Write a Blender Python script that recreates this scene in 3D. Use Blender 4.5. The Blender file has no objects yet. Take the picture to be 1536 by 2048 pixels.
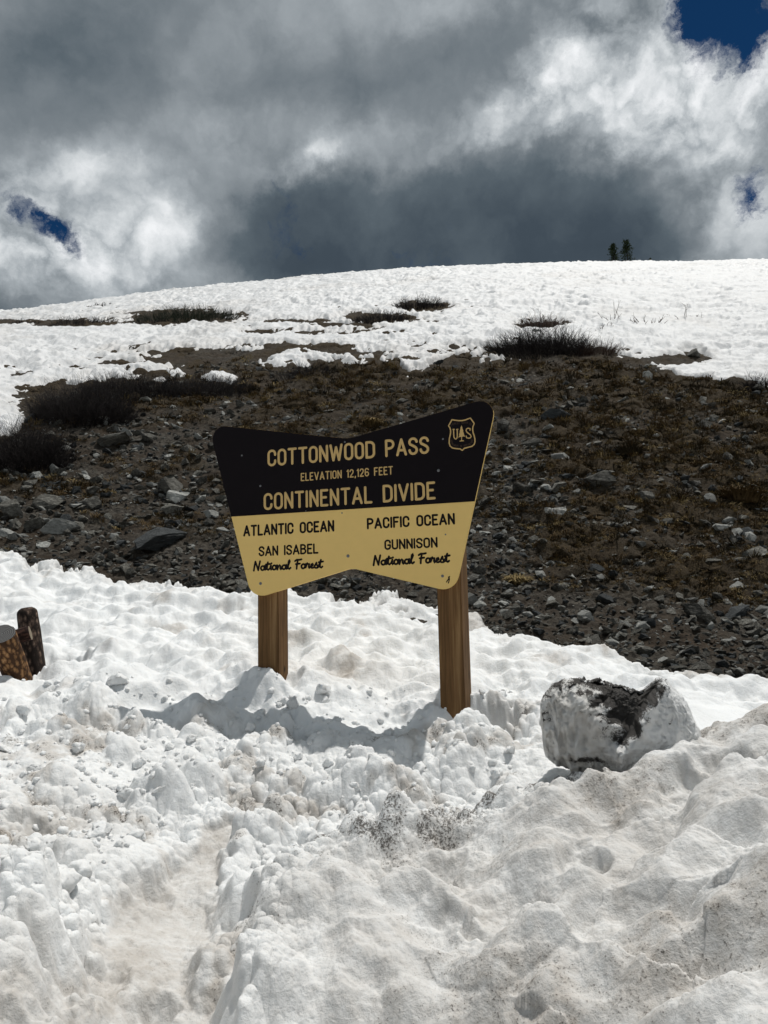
import bpy, bmesh, math, random
import numpy as np
from mathutils import Matrix, Vector

sc = bpy.context.scene
col = sc.collection

# ------------------------------------------------------------------ camera
F_PX, PITCH, ROLL = 1479.0, 0.1205, 0.022
EYE = np.array([0.0, 0.0, 1.62])
_F = np.array([0, math.cos(PITCH), math.sin(PITCH)])
_R0 = np.array([1.0, 0, 0]); _U0 = np.array([0, -math.sin(PITCH), math.cos(PITCH)])
_R = _R0 * math.cos(ROLL) - _U0 * math.sin(ROLL)
_U = _U0 * math.cos(ROLL) + _R0 * math.sin(ROLL)
cam_d = bpy.data.cameras.new('camera'); cam = bpy.data.objects.new('camera', cam_d); col.objects.link(cam)
cam_d.sensor_fit = 'VERTICAL'; cam_d.sensor_height = 36.0; cam_d.lens = 36.0 * F_PX / 2048.0
cam_d.clip_start = 0.05; cam_d.clip_end = 20000
cam.matrix_world = Matrix(((_R[0], _U[0], -_F[0], EYE[0]), (_R[1], _U[1], -_F[1], EYE[1]), (_R[2], _U[2], -_F[2], EYE[2]), (0, 0, 0, 1)))
sc.camera = cam
sc.view_settings.view_transform = 'Standard'
sc.view_settings.look = 'None'
sc.view_settings.exposure = 0.0
sc.view_settings.gamma = 1.0
sc.view_settings.use_curve_mapping = False

def ray(px, py):
    px = np.asarray(px, float); py = np.asarray(py, float)
    return _F + ((px - 768) / F_PX)[..., None] * _R - ((py - 1024) / F_PX)[..., None] * _U

def project(P):
    q = P - EYE
    w = np.maximum(q @ _F, 1e-3)
    return 768 + F_PX * (q @ _R) / w, 1024 - F_PX * (q @ _U) / w

# ------------------------------------------------------------------ sun
SUN_DIR = np.array([0.245, 0.225, 0.92]); SUN_DIR /= np.linalg.norm(SUN_DIR)
SUN_EL = math.asin(SUN_DIR[2]); SUN_AZ = math.atan2(SUN_DIR[0], SUN_DIR[1])
sd = bpy.data.lights.new('sun', 'SUN'); sun = bpy.data.objects.new('sun', sd); col.objects.link(sun)
sd.energy = 3.4; sd.angle = math.radians(0.5); sd.color = (1.0, 0.965, 0.91)
sun.rotation_euler = Vector(SUN_DIR).to_track_quat('Z', 'Y').to_euler()
sun.location = (10, 10, 40)

# ------------------------------------------------------------------ world sky with clouds
world = bpy.data.worlds.new('World'); sc.world = world; world.use_nodes = True
wt = world.node_tree; wn = wt.nodes; wl = wt.links; wn.clear()

class NT:
    """tiny helper round a node tree"""
    def __init__(s, t): s.t = t
    def n(s, typ, **kw):
        x = s.t.nodes.new(typ)
        ins = kw.pop('ins', {})
        for k, v in kw.items(): setattr(x, k, v)
        for k, v in ins.items():
            sock = x.inputs[k]
            if isinstance(v, bpy.types.NodeSocket): s.t.links.new(v, sock)
            else: sock.default_value = v
        return x
    def m(s, op, a, b=None, c=None, clamp=False):
        x = s.t.nodes.new('ShaderNodeMath'); x.operation = op; x.use_clamp = clamp
        for i, v in enumerate((a, b, c)):
            if v is None: continue
            if isinstance(v, bpy.types.NodeSocket): s.t.links.new(v, x.inputs[i])
            else: x.inputs[i].default_value = v
        return x.outputs[0]
    def vm(s, op, a, b=None, scale=None):
        x = s.t.nodes.new('ShaderNodeVectorMath'); x.operation = op
        for i, v in enumerate((a, b)):
            if v is None: continue
            if isinstance(v, bpy.types.NodeSocket): s.t.links.new(v, x.inputs[i])
            else: x.inputs[i].default_value = v
        if scale is not None: x.inputs['Scale'].default_value = scale
        return x
    def noise(s, vec, scale, detail=4, rough=0.5, dist=0.0, dim='3D'):
        x = s.t.nodes.new('ShaderNodeTexNoise'); x.noise_dimensions = dim
        if vec is not None: s.t.links.new(vec, x.inputs['Vector'])
        x.inputs['Scale'].default_value = scale; x.inputs['Detail'].default_value = detail
        x.inputs['Roughness'].default_value = rough; x.inputs['Distortion'].default_value = dist
        return x
    def ramp(s, fac, stops, interp='LINEAR'):
        x = s.t.nodes.new('ShaderNodeValToRGB'); x.color_ramp.interpolation = interp
        e = x.color_ramp.elements
        while len(e) < len(stops): e.new(0.5)
        for k, (p, c) in enumerate(stops):
            e[k].position = p
            e[k].color = (c, c, c, 1) if isinstance(c, (int, float)) else (c[0], c[1], c[2], 1)
        s.t.links.new(fac, x.inputs['Fac']); return x.outputs['Color']
    def mix(s, fac, a, b, typ='MIX', clamp=False):
        x = s.t.nodes.new('ShaderNodeMix'); x.data_type = 'RGBA'; x.blend_type = typ
        for k, v in ((0, fac), (6, a), (7, b)):
            if isinstance(v, bpy.types.NodeSocket): s.t.links.new(v, x.inputs[k])
            elif k == 0: x.inputs[k].default_value = v
            else: x.inputs[k].default_value = (v[0], v[1], v[2], 1)
        return x.outputs[2]

def lin(r, g, b): return tuple(((c / 255 + 0.055) / 1.055) ** 2.4 if c > 10 else c / 255 / 12.92 for c in (r, g, b))

W = NT(wt)
tc = W.n('ShaderNodeTexCoord').outputs['Generated']
warp = W.noise(tc, 5.0, 7, 0.62)
wv = W.vm('SCALE', W.vm('SUBTRACT', warp.outputs['Color'], (0.5, 0.5, 0.5)).outputs[0], scale=0.10).outputs[0]
warp2 = W.noise(tc, 26.0, 7, 0.65)
wv2 = W.vm('SCALE', W.vm('SUBTRACT', warp2.outputs['Color'], (0.5, 0.5, 0.5)).outputs[0], scale=0.05).outputs[0]
wd = W.vm('ADD', W.vm('ADD', tc, wv).outputs[0], wv2).outputs[0]
sx = W.n('ShaderNodeSeparateXYZ', ins={0: wd})
az = W.m('ARCTAN2', sx.outputs[0], sx.outputs[1])
hy = W.m('SQRT', W.m('ADD', W.m('MULTIPLY', sx.outputs[0], sx.outputs[0]), W.m('MULTIPLY', sx.outputs[1], sx.outputs[1])))
el = W.m('ARCTAN2', sx.outputs[2], hy)
ae = W.n('ShaderNodeCombineXYZ', ins={0: az, 1: el}).outputs[0]

def azel(px, py):
    d = ray(px, py); return math.atan2(d[0], d[1]), math.atan2(d[2], math.hypot(d[0], d[1]))

def blob(px, py, rx, ry, rot=0.0):
    a, e = azel(px, py)
    mp = wn.new('ShaderNodeMapping'); mp.vector_type = 'TEXTURE'
    wl.new(ae, mp.inputs['Vector'])
    mp.inputs['Location'].default_value = (a, e, 0)
    mp.inputs['Rotation'].default_value = (0, 0, rot)
    mp.inputs['Scale'].default_value = (rx / F_PX, ry / F_PX, 1)
    L = W.vm('DOT_PRODUCT', mp.outputs[0], mp.outputs[0]).outputs['Value']
    return W.m('EXPONENT', W.m('MULTIPLY', L, -1.0))

# (px, py, rx, ry, rotation, brightness offset)
BR = [(950, 450, 420, 95, 0.06, -0.12), (1250, 400, 230, 120, 0.1, -0.06), (520, 420, 190, 60, 0.0, -0.05), (1150, 520, 420, 60, 0.0, -0.10),
      (760, 80, 430, 150, 0.05, -0.03), (300, 180, 330, 130, 0.0, -0.06), (80, 110, 150, 90, 0, -0.02), (380, 170, 60, 30, 0, 0.05), (160, 260, 200, 50, 0, -0.03), (720, 150, 200, 60, 0.3, -0.05), (500, 520, 250, 40, 0, -0.04), (640, 560, 260, 40, 0, -0.05),
      (1120, 150, 150, 90, 0.0, 0.15), (1060, 210, 70, 35, 0.3, 0.10), (1260, 230, 150, 80, -0.35, 0.20), (1200, 40, 170, 60, 0, 0.12), (1420, 220, 130, 130, 0, 0.22), (1470, 440, 110, 110, 0, 0.2),
      (960, 250, 160, 40, 0.3, 0.10), (1240, 300, 90, 30, 0.1, 0.16), (1110, 250, 80, 25, 0.3, 0.12), (1060, 75, 90, 40, 0.2, -0.12), (700, 290, 200, 35, 0.2, 0.07), (200, 350, 210, 40, 0.1, 0.14), (440, 260, 160, 40, 0.1, 0.11), (330, 470, 110, 40, 0.2, 0.10),
      (160, 420, 150, 60, 0, 0.08), (60, 520, 150, 70, 0, 0.22), (260, 520, 160, 50, 0, 0.14), (20, 400, 70, 40, 0, 0.12), (350, 440, 80, 35, 0.3, 0.12), (250, 560, 200, 45, 0, 0.07), (620, 330, 90, 20, 0.3, 0.14), (850, 25, 260, 30, 0, 0.08), (1350, 60, 60, 100, 0, 0.12), (1510, 100, 40, 120, 0, 0.2)]
B = None
for (px, py, rx, ry, rot, amp) in BR:
    g = W.m('MULTIPLY', blob(px, py, rx, ry, rot), amp)
    B = g if B is None else W.m('ADD', B, g)
det = W.noise(W.vm('ADD', tc, wv).outputs[0], 4.5, 9, 0.50, 0.0).outputs['Fac']
det2 = W.noise(wd, 13.0, 9, 0.58, 0.0).outputs['Fac']
det3 = W.noise(wd, 30.0, 8, 0.68, 0.5).outputs['Fac']
Bn = W.m('ADD', B, W.m('MULTIPLY', W.m('SUBTRACT', det, 0.5), 0.50))
DK = [(560, 440, 330, 85, 0.15, 0.72), (980, 400, 330, 120, 0.1, 1.0), (1250, 420, 200, 100, 0.0, 1.0), (1180, 500, 260, 90, 0, 0.8), (800, 520, 340, 80, 0, 0.7)]
D_ = None
for (px, py, rx, ry, rot, amp) in DK:
    g = W.m('MULTIPLY', blob(px, py, rx, ry, rot), amp); D_ = g if D_ is None else W.m('ADD', D_, g)
D_ = W.m('ADD', D_, W.m('MULTIPLY', W.m('SUBTRACT', det2, 0.5), 1.1))
dk = W.n('ShaderNodeMapRange', interpolation_type='SMOOTHSTEP', ins={0: D_, 1: 0.42, 2: 1.0}).outputs[0]
Bn = W.m('SUBTRACT', Bn, W.m('MULTIPLY', dk, 0.115))
pf = W.m('ABSOLUTE', W.m('SUBTRACT', W.noise(W.vm('ADD', tc, wv).outputs[0], 11.0, 6, 0.5).outputs['Fac'], 0.5))
Bn = W.m('ADD', Bn, W.m('MULTIPLY', W.m('SUBTRACT', pf, 0.07), W.m('ADD', 0.25, W.m('MULTIPLY', W.m('MAXIMUM', B, 0.0), 6.0))))
lite = W.m('ADD', 0.14, W.m('MULTIPLY', W.m('MAXIMUM', B, 0.0), 3.2))
Bn = W.m('ADD', Bn, W.m('MULTIPLY', W.m('MULTIPLY', W.m('SUBTRACT', det2, 0.5), 1.0), lite))
Bt = W.m('ADD', Bn, 0.545, clamp=True)
cloudc = W.ramp(Bt, [(0.0, lin(48, 58, 68)), (0.25, lin(66, 77, 87)), (0.38, lin(90, 101, 109)), (0.5, lin(124, 132, 138)), (0.65, lin(165, 172, 177)), (0.8, lin(205, 210, 213)), (1.0, lin(244, 246, 248))])
GAPS = [(1430, 5, 85, 60, -0.2, 1.05), (1478, 105, 45, 55, 0.25, 0.95), (1380, 60, 40, 60, 0, 0.42), (108, 462, 80, 27, -0.4, 0.9), (1535, 385, 36, 48, 0, 0.80), (560, 640, 10, 10, 0, 0.0)]
G = None
for (px, py, rx, ry, rot, amp) in GAPS:
    g = W.m('MULTIPLY', blob(px, py, rx, ry, rot), amp)
    G = g if G is None else W.m('ADD', G, g)
# a few more openings of blue all round the sky, by plain noise
far_gap = W.m('MULTIPLY', W.m('SUBTRACT', W.noise(wd, 1.6, 5, 0.5).outputs['Fac'], 0.66), 5.0, clamp=True)
G = W.m('MAXIMUM', G, far_gap)
gap = W.n('ShaderNodeMapRange', interpolation_type='SMOOTHSTEP', ins={0: W.m('ADD', G, W.m('MULTIPLY', W.m('SUBTRACT', det3, 0.5), 1.5)), 1: 0.22, 2: 0.92}).outputs[0]
sky = wn.new('ShaderNodeTexSky'); sky.sky_type = 'NISHITA'; sky.sun_disc = False
sky.sun_elevation = SUN_EL; sky.sun_rotation = SUN_AZ; sky.altitude = 3700; sky.air_density = 0.8; sky.dust_density = 0.1; sky.ozone_density = 2.5
bg = wn.new('ShaderNodeBackground'); bg.inputs['Strength'].default_value = 0.1
sky_t = W.mix(1.0, sky.outputs[0], (0.075, 0.25, 0.37), 'MULTIPLY')
cl10 = W.vm('SCALE', cloudc, scale=10.0).outputs[0]
wl.new(W.mix(gap, cl10, sky_t), bg.inputs['Color'])
wo = wn.new('ShaderNodeOutputWorld'); wl.new(bg.outputs[0], wo.inputs['Surface'])

# ------------------------------------------------------------------ helpers
def tag(o, label=None, cat=None, group=None, kind=None):
    if label: o['label'] = label
    if cat: o['category'] = cat
    if group: o['group'] = group
    if kind: o['kind'] = kind
    return o

def mesh_np(name, V, Q=None, T=None, smooth=True, mat=None, attrs=None):
    me = bpy.data.meshes.new(name)
    V = np.asarray(V, np.float32)
    me.vertices.add(len(V)); me.vertices.foreach_set('co', V.ravel())
    nq = 0 if Q is None else len(Q); nt = 0 if T is None else len(T)
    li = []
    if nq: li.append(np.asarray(Q, np.int32).ravel())
    if nt: li.append(np.asarray(T, np.int32).ravel())
    li = np.concatenate(li); me.loops.add(len(li)); me.loops.foreach_set('vertex_index', li)
    me.polygons.add(nq + nt)
    starts = np.concatenate([np.arange(nq) * 4, nq * 4 + np.arange(nt) * 3]).astype(np.int32)
    me.polygons.foreach_set('loop_start', starts)
    if smooth: me.polygons.foreach_set('use_smooth', np.ones(nq + nt, bool))
    me.update(calc_edges=True); me.validate()
    for k, v in (attrs or {}).items():
        a = me.attributes.new(k, 'FLOAT', 'POINT'); a.data.foreach_set('value', np.asarray(v, np.float32).ravel())
    if mat: me.materials.append(mat)
    return me

def link(name, me, parent=None):
    o = bpy.data.objects.new(name, me); col.objects.link(o)
    if parent: o.parent = parent
    return o

def empty(name, loc=(0, 0, 0), rz=0.0):
    o = bpy.data.objects.new(name, None); col.objects.link(o); o.location = loc; o.rotation_euler = (0, 0, rz)
    o.empty_display_size = 0.1
    return o

# numpy noise
_rs = np.random.RandomState(7)
_perm = _rs.permutation(4096).astype(np.int64)
_ga = _rs.rand(4096) * 2 * np.pi; _gx = np.cos(_ga); _gy = np.sin(_ga)
_h1 = _rs.rand(4096); _h2 = _rs.rand(4096); _h3 = _rs.rand(4096); _h4 = _rs.rand(4096)
_perm = _perm.astype(np.int32); _gx = _gx.astype(np.float32); _gy = _gy.astype(np.float32)
_h1, _h2, _h3, _h4 = (q.astype(np.float32) for q in (_h1, _h2, _h3, _h4))
def _hash(i, j): return _perm[(_perm[i & 4095] + j) & 4095]
def perlin(x, y):
    x = np.asarray(x); y = np.asarray(y)
    fx = np.floor(x); fy = np.floor(y); xi = fx.astype(np.int32); yi = fy.astype(np.int32)
    xf = (x - fx).astype(np.float32); yf = (y - fy).astype(np.float32)
    u = xf * xf * xf * (xf * (xf * 6 - 15) + 10); v = yf * yf * yf * (yf * (yf * 6 - 15) + 10)
    def g(a, b):
        h = _hash(xi + a, yi + b); return _gx[h] * (xf - a) + _gy[h] * (yf - b)
    a = g(0, 0); b = g(1, 0); c = g(0, 1); d = g(1, 1)
    return (a + (b - a) * u + (c - a) * v + (a - b - c + d) * u * v) * 1.5
def fbm(x, y, o=4, lac=2.03, gain=0.5, ox=0.0):
    s = 0; a = 1.0
    for k in range(o):
        s = s + a * perlin(x + ox + 17.3 * k, y - ox + 9.1 * k); x = x * lac; y = y * lac; a *= gain
    return s
def billow(x, y, o=4, gain=0.5, ox=0.0):
    s = 0; a = 1.0
    for k in range(o):
        s = s + a * np.abs(perlin(x + ox + 17.3 * k, y - ox + 9.1 * k)); x = x * 2.07; y = y * 2.07; a *= gain
    return s
_ca = np.cos(_h4 * np.pi); _sa = np.sin(_h4 * np.pi)
def domes(x, y, s, R=0.95, amp_pow=1.0, seed=0, pw=0.5, tilt=0.0):
    """max of domes on jittered cells of size s; returns height 0..1 and outward offset"""
    X = x / s; Y = y / s
    X = X.astype(np.float32); Y = Y.astype(np.float32)
    xi = np.floor(X).astype(np.int32); yi = np.floor(Y).astype(np.int32)
    best = np.zeros_like(X); bx = np.zeros_like(X); by = np.zeros_like(X)
    for a in (-1, 0, 1):
        for b in (-1, 0, 1):
            h = _hash(xi + a + seed * 131, yi + b + seed * 57)
            dx = X - (xi + a + _h1[h]); dy = Y - (yi + b + _h2[h])
            ca = _ca[h]; sa = _sa[h]; el = 0.75 + 0.5 * _h3[h]
            ex = (dx * ca + dy * sa) * el; ey = (-dx * sa + dy * ca) / el
            am = (0.25 + 0.75 * _h3[h] ** amp_pow) * (1 + tilt * (dx * sa - dy * ca)); r = R * (0.55 + 0.45 * _h4[h])
            d2 = (ex * ex + ey * ey) / (r * r)
            v = am * np.maximum(0, 1 - d2) ** pw
            k = v > best
            best = np.where(k, v, best); bx = np.where(k, dx * am, bx); by = np.where(k, dy * am, by)
    return best, bx * s, by * s
def sstep(a, b, x):
    t = np.clip((x - a) / (b - a), 0, 1); return t * t * (3 - 2 * t)

# ------------------------------------------------------------------ the lie of the land (snow level near by, slope behind)
# per picture column: (row seen, horizontal distance) knots along the ground
COLS = {
 -420: [(2048, 2.0), (1700, 3.0), (1480, 4.3), (1320, 6.4), (1190, 8.3), (1085, 9.6), (960, 12.0), (850, 15.0), (740, 20.5), (684, 27), (662, 36), (660, 50)],
    0: [(2048, 2.1), (1700, 3.1), (1480, 4.3), (1335, 6.0), (1200, 7.8), (1105, 9.0), (960, 11.6), (830, 15.0), (740, 19.5), (673, 26), (638, 36), (626, 50)],
  384: [(2048, 2.35), (1700, 3.3), (1480, 4.2), (1340, 5.1), (1240, 6.6), (1155, 7.9), (1000, 10.3), (850, 13.8), (740, 18.2), (661, 25), (603, 37), (585, 52)],
  768: [(2048, 2.35), (1700, 3.2), (1480, 4.1), (1385, 4.7), (1290, 5.7), (1175, 7.3), (1000, 9.9), (850, 13.2), (730, 17.6), (640, 24.5), (570, 38), (549, 54)],
 1152: [(2048, 2.25), (1700, 3.0), (1520, 3.75), (1440, 4.4), (1350, 5.2), (1280, 6.2), (1180, 7.6), (1000, 10.2), (850, 13.2), (720, 17.6), (640, 22.5), (550, 38), (528, 55)],
 1536: [(2048, 2.1), (1700, 2.8), (1500, 3.6), (1420, 4.6), (1355, 5.6), (1240, 7.2), (1100, 9.2), (950, 11.8), (840, 14.2), (755, 17.0), (640, 23.5), (540, 39), (515, 56)],
 1956: [(2048, 2.0), (1700, 2.8), (1500, 3.7), (1400, 5.0), (1300, 6.6), (1180, 8.4), (1050, 10.4), (900, 13.2), (760, 17.0), (630, 23.5), (535, 39), (508, 56)],
}
RK = np.concatenate([[0.0, 0.8, 1.5], np.linspace(2.0, 9.0, 15), np.linspace(10, 30, 17), np.linspace(33, 60, 8), [70, 90, 140, 300, 900, 6000]])
def pchip(xs, ys, x):
    xs = np.array(xs, float); ys = np.array(ys, float); h = np.diff(xs); d = np.diff(ys) / h
    m = np.zeros(len(xs)); m[1:-1] = np.where(d[:-1] * d[1:] > 0, 2 * d[:-1] * d[1:] / (d[:-1] + d[1:] + 1e-12), 0); m[0] = d[0]; m[-1] = d[-1]
    i = np.clip(np.searchsorted(xs, x) - 1, 0, len(h) - 1); t = (x - xs[i]) / h[i]
    return (2*t**3-3*t**2+1)*ys[i] + (t**3-2*t**2+t)*h[i]*m[i] + (-2*t**3+3*t**2)*ys[i+1] + (t**3-t**2)*h[i]*m[i+1]
AZK = []; ZT = []
for cx in sorted(COLS):
    kn = COLS[cx]; rr = [0.0, 1.0]; zz = [0.02, 0.05]
    for (row, r) in kn:
        d = ray(cx, row); rr.append(r); zz.append(EYE[2] + r * d[2] / math.hypot(d[0], d[1]))
    s = (zz[-1] - zz[-2]) / (rr[-1] - rr[-2])
    rr += [62, 75, 95, 150, 320, 900, 6000]; z0 = zz[-1]
    zz += [z0 + 2.2, z0 + 3.0, z0 + 1.5, z0 - 12, z0 - 60, z0 - 160, z0 - 400]
    d = ray(cx, 1150); AZK.append(math.atan2(d[0], d[1]))
    ZT.append(pchip(rr, zz, RK))
AZK = np.array([-math.pi, -2.2, -1.1] + AZK + [1.1, 2.2, math.pi])
back = np.interp(RK, [0, 3, 20, 100, 900, 6000], [0.02, 0.0, -1.0, -8, -90, -400])
side_l = 0.5 * ZT[0] + 0.5 * back; side_r = 0.5 * ZT[-1] + 0.5 * back
ZT = np.array([back, back, side_l] + ZT + [side_r, back, back])
def macro(x, y):
    r = np.hypot(x, y); a = np.arctan2(x, y)
    i = np.clip(np.searchsorted(AZK, a) - 1, 0, len(AZK) - 2); t = (a - AZK[i]) / (AZK[i + 1] - AZK[i])
    # smooth in azimuth: Catmull-like with finite-difference slopes
    j = np.clip(np.searchsorted(RK, r) - 1, 0, len(RK) - 2); u = np.clip((r - RK[j]) / (RK[j + 1] - RK[j]), 0, 1)
    def zr(k):
        k = np.clip(k, 0, len(AZK) - 1)
        j0 = np.clip(j - 1, 0, len(RK) - 1); j3 = np.clip(j + 2, 0, len(RK) - 1)
        p0 = ZT[k, j0]; p1 = ZT[k, j]; p2 = ZT[k, j + 1]; p3 = ZT[k, j3]
        h = RK[j + 1] - RK[j]
        m1 = (p2 - p0) / np.maximum(RK[j + 1] - RK[j0], 1e-6) * h; m2 = (p3 - p1) / np.maximum(RK[j3] - RK[j], 1e-6) * h
        return (2*u**3-3*u**2+1)*p1 + (u**3-2*u**2+u)*m1 + (-2*u**3+3*u**2)*p2 + (u**3-u**2)*m2
    z0 = zr(i - 1); z1 = zr(i); z2 = zr(i + 1); z3 = zr(i + 2)
    A = lambda k: AZK[np.clip(k, 0, len(AZK) - 1)]
    h = A(i + 1) - A(i)
    m1 = (z2 - z0) / (A(i + 1) - A(i - 1) + 1e-9) * h; m2 = (z3 - z1) / (A(i + 2) - A(i) + 1e-9) * h
    return (2*t**3-3*t**2+1)*z1 + (t**3-2*t**2+t)*m1 + (-2*t**3+3*t**2)*z2 + (t**3-t**2)*m2

RMARCH = np.concatenate([np.linspace(1.2, 10, 400), np.exp(np.linspace(math.log(10.02), math.log(75), 500))])
_ta = np.linspace(-0.85, 0.85, 341)
_tab = macro(np.sin(_ta)[:, None] * RMARCH, np.cos(_ta)[:, None] * RMARCH)
def ground_hit(px, py):
    """first meeting of the view rays through (px,py) with the land"""
    px = np.atleast_1d(np.asarray(px, float)); py = np.atleast_1d(np.asarray(py, float))
    d = ray(px, py); hn = np.hypot(d[:, 0], d[:, 1]); out = np.full((len(px), 3), np.nan)
    fa = np.clip((np.arctan2(d[:, 0], d[:, 1]) + 0.85) / 1.7 * 340, 0, 339.999); ia = fa.astype(int); ua = (fa - ia)[:, None]; tn = d[:, 2] / hn
    for s in range(0, len(px), 4000):
        e = slice(s, s + 4000)
        df = EYE[2] + tn[e, None] * RMARCH - (_tab[ia[e]] * (1 - ua[e]) + _tab[ia[e] + 1] * ua[e])
        below = df <= 0
        k = np.argmax(below, 1); ok = below.any(1); n = np.arange(len(k)); k0 = np.maximum(k - 1, 0)
        d0 = df[n, k0]; d1 = df[n, k]; t = np.where(k > 0, d0 / np.maximum(d0 - d1, 1e-9), 1.0)
        r = RMARCH[k0] + (RMARCH[k] - RMARCH[k0]) * np.clip(t, 0, 1)
        q = np.stack([d[e, 0] / hn[e] * r, d[e, 1] / hn[e] * r, EYE[2] + tn[e] * r], 1); q[~ok] = np.nan
        out[e] = q
    return out
def hit(px, py): return ground_hit([px], [py])[0]

# ------------------------------------------------------------------ where snow lies
def near_edge(px):
    return np.interp(px, [-900, 0, 30, 60, 130, 200, 270, 380, 520, 640, 670, 740, 870, 960, 1000, 1100, 1200, 1300, 1390, 1440, 1536, 2400],
                     [1020, 1098, 1100, 1118, 1122, 1128, 1148, 1162, 1172, 1166, 1192, 1182, 1196, 1228, 1262, 1275, 1292, 1320, 1322, 1345, 1358, 1460])
def upper_edge(px):
    return np.interp(px, [-900, -100, 0, 40, 60, 110, 200, 290, 350, 400, 480, 520, 560, 620, 740, 790, 815, 840, 870, 930, 960, 1050, 1150, 1250, 1300, 1350, 1440, 1536, 2400],
                     [900, 880, 862, 840, 800, 775, 752, 740, 728, 712, 700, 712, 722, 714, 706, 716, 738, 736, 716, 710, 716, 706, 700, 705, 712, 742, 756, 764, 800])
MELT = [(360, 629, 105, 13), (310, 641, 60, 5), (130, 642, 100, 7), (30, 640, 40, 5), (765, 632, 66, 10), (842, 610, 50, 9), (580, 638, 55, 3), (525, 661, 20, 4), (655, 660, 40, 4), (680, 646, 30, 3),
        (1088, 642, 42, 9), (1100, 700, 125, 14), (450, 703, 90, 9), (350, 712, 60, 7), (330, 700, 60, 5), (620, 690, 60, 5), (1330, 712, 70, 9), (1250, 722, 60, 10), (1385, 700, 18, 9), (500, 684, 24, 3),
        (150, 805, 110, 50), (950, 690, 30, 3), (700, 700, 60, 6), (240, 720, 30, 4), (150, 760, 40, 5)]
LEFTOVER = [(345, 738, 26, 9), (440, 748, 44, 8), (575, 720, 62, 7), (300, 728, 60, 7), (390, 1137, 14, 6), (640, 712, 24, 5), (700, 716, 30, 3), (320, 752, 20, 5), (250, 745, 50, 8)]
def snow_near(px, py, x, y):
    n = fbm(x * 2.3, y * 2.3, 4, ox=3) * 16 + fbm(x * 11, y * 11, 3, ox=8) * 7
    return py - near_edge(px) + n
def snow_upper(px, py, x, y):
    n = fbm(x * 0.8, y * 0.5, 4, ox=5) * 9 + fbm(x * 4, y * 2.5, 4, ox=1) * 7
    m = upper_edge(px) - py + n
    for (cx, cy, rx, ry) in MELT:
        e = (np.sqrt(((px - cx) / rx) ** 2 + ((py - cy) / ry) ** 2) - 1) * min(ry * 1.3, 20) + n * 0.55
        m = np.minimum(m, e)
    for (cx, cy, rx, ry) in LEFTOVER:
        e = (1 - np.sqrt(((px - cx) / rx) ** 2 + ((py - cy) / ry) ** 2)) * ry * 1.6 + n * 0.25
        m = np.maximum(m, e)
    return m

# ------------------------------------------------------------------ polar sheets
def az_list(half, n_dense, n_rest):
    a = np.linspace(-half, half, n_dense)
    rest = np.linspace(half, 2 * math.pi - half, n_rest + 2)[1:-1]
    return np.concatenate([a, rest])
CENT = pchip([0.8, 1.4] + [r for _, r in COLS[768]] + [70, 200], [2700, 2400] + [p for p, _ in COLS[768]] + [546, 545], np.linspace(0.8, 60, 6000))
def rows_to_r(r0, r1, step):
    rr = np.linspace(0.8, 60, 6000); k = (rr >= r0) & (rr <= r1); rr = rr[k]; c = CENT[k]
    acc = np.concatenate([[0], np.cumsum(np.abs(np.diff(c)) / step + np.diff(rr) / np.interp(rr[:-1], [0, 10, 30, 60], [0.03, 0.06, 0.16, 0.4]))])
    return np.interp(np.arange(0, acc[-1], 1.0), acc, rr)
def polar(azs, rs):
    A, Rr = np.meshgrid(azs, rs); return Rr * np.sin(A), Rr * np.cos(A)
def sheet_faces(nr, na, wrap=True):
    i = np.arange(nr - 1)[:, None] * na; j = np.arange(na)[None, :]
    if wrap: jn = (j + 1) % na
    else: j = j[:, :-1]; jn = j + 1
    return np.stack([i + j, i + jn, i + na + jn, i + na + j], -1).reshape(-1, 4)

SHEETS = {}
def reg_sheet(key, azs, rs, Z):
    SHEETS[key] = (azs, rs, Z)
def sheet_z(key, x, y):
    azs, rs, Z = SHEETS[key]; n = int(np.argmax(np.diff(azs) > 3 * (azs[1] - azs[0]))) + 1 if (np.diff(azs) > 3 * (azs[1] - azs[0])).any() else len(azs)
    a = np.arctan2(x, y); r = np.hypot(x, y)
    fi = np.clip(np.interp(a, azs[:n], np.arange(n)), 0, n - 1.001); fj = np.clip(np.interp(r, rs, np.arange(len(rs))), 0, len(rs) - 1.001)
    i = fi.astype(int); j = fj.astype(int); u = fi - i; v = fj - j
    return (Z[j, i]*(1-u)+Z[j, i+1]*u)*(1-v) + (Z[j+1, i]*(1-u)+Z[j+1, i+1]*u)*v

# ------------------------------------------------------------------ materials
def new_mat(name, rough=0.8, spec=0.3):
    m = bpy.data.materials.new(name); m.use_nodes = True
    T = NT(m.node_tree); p = m.node_tree.nodes['Principled BSDF']
    p.inputs['Roughness'].default_value = rough; p.inputs['Specular IOR Level'].default_value = spec
    return m, T, p
def attr(T, name): return T.n('ShaderNodeAttribute', attribute_name=name).outputs['Fac']
def bump(T, p, h, strength, dist):
    b = T.n('ShaderNodeBump', ins={'Height': h, 'Strength': strength, 'Distance': dist}); T.t.links.new(b.outputs[0], p.inputs['Normal']); return b

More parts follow.
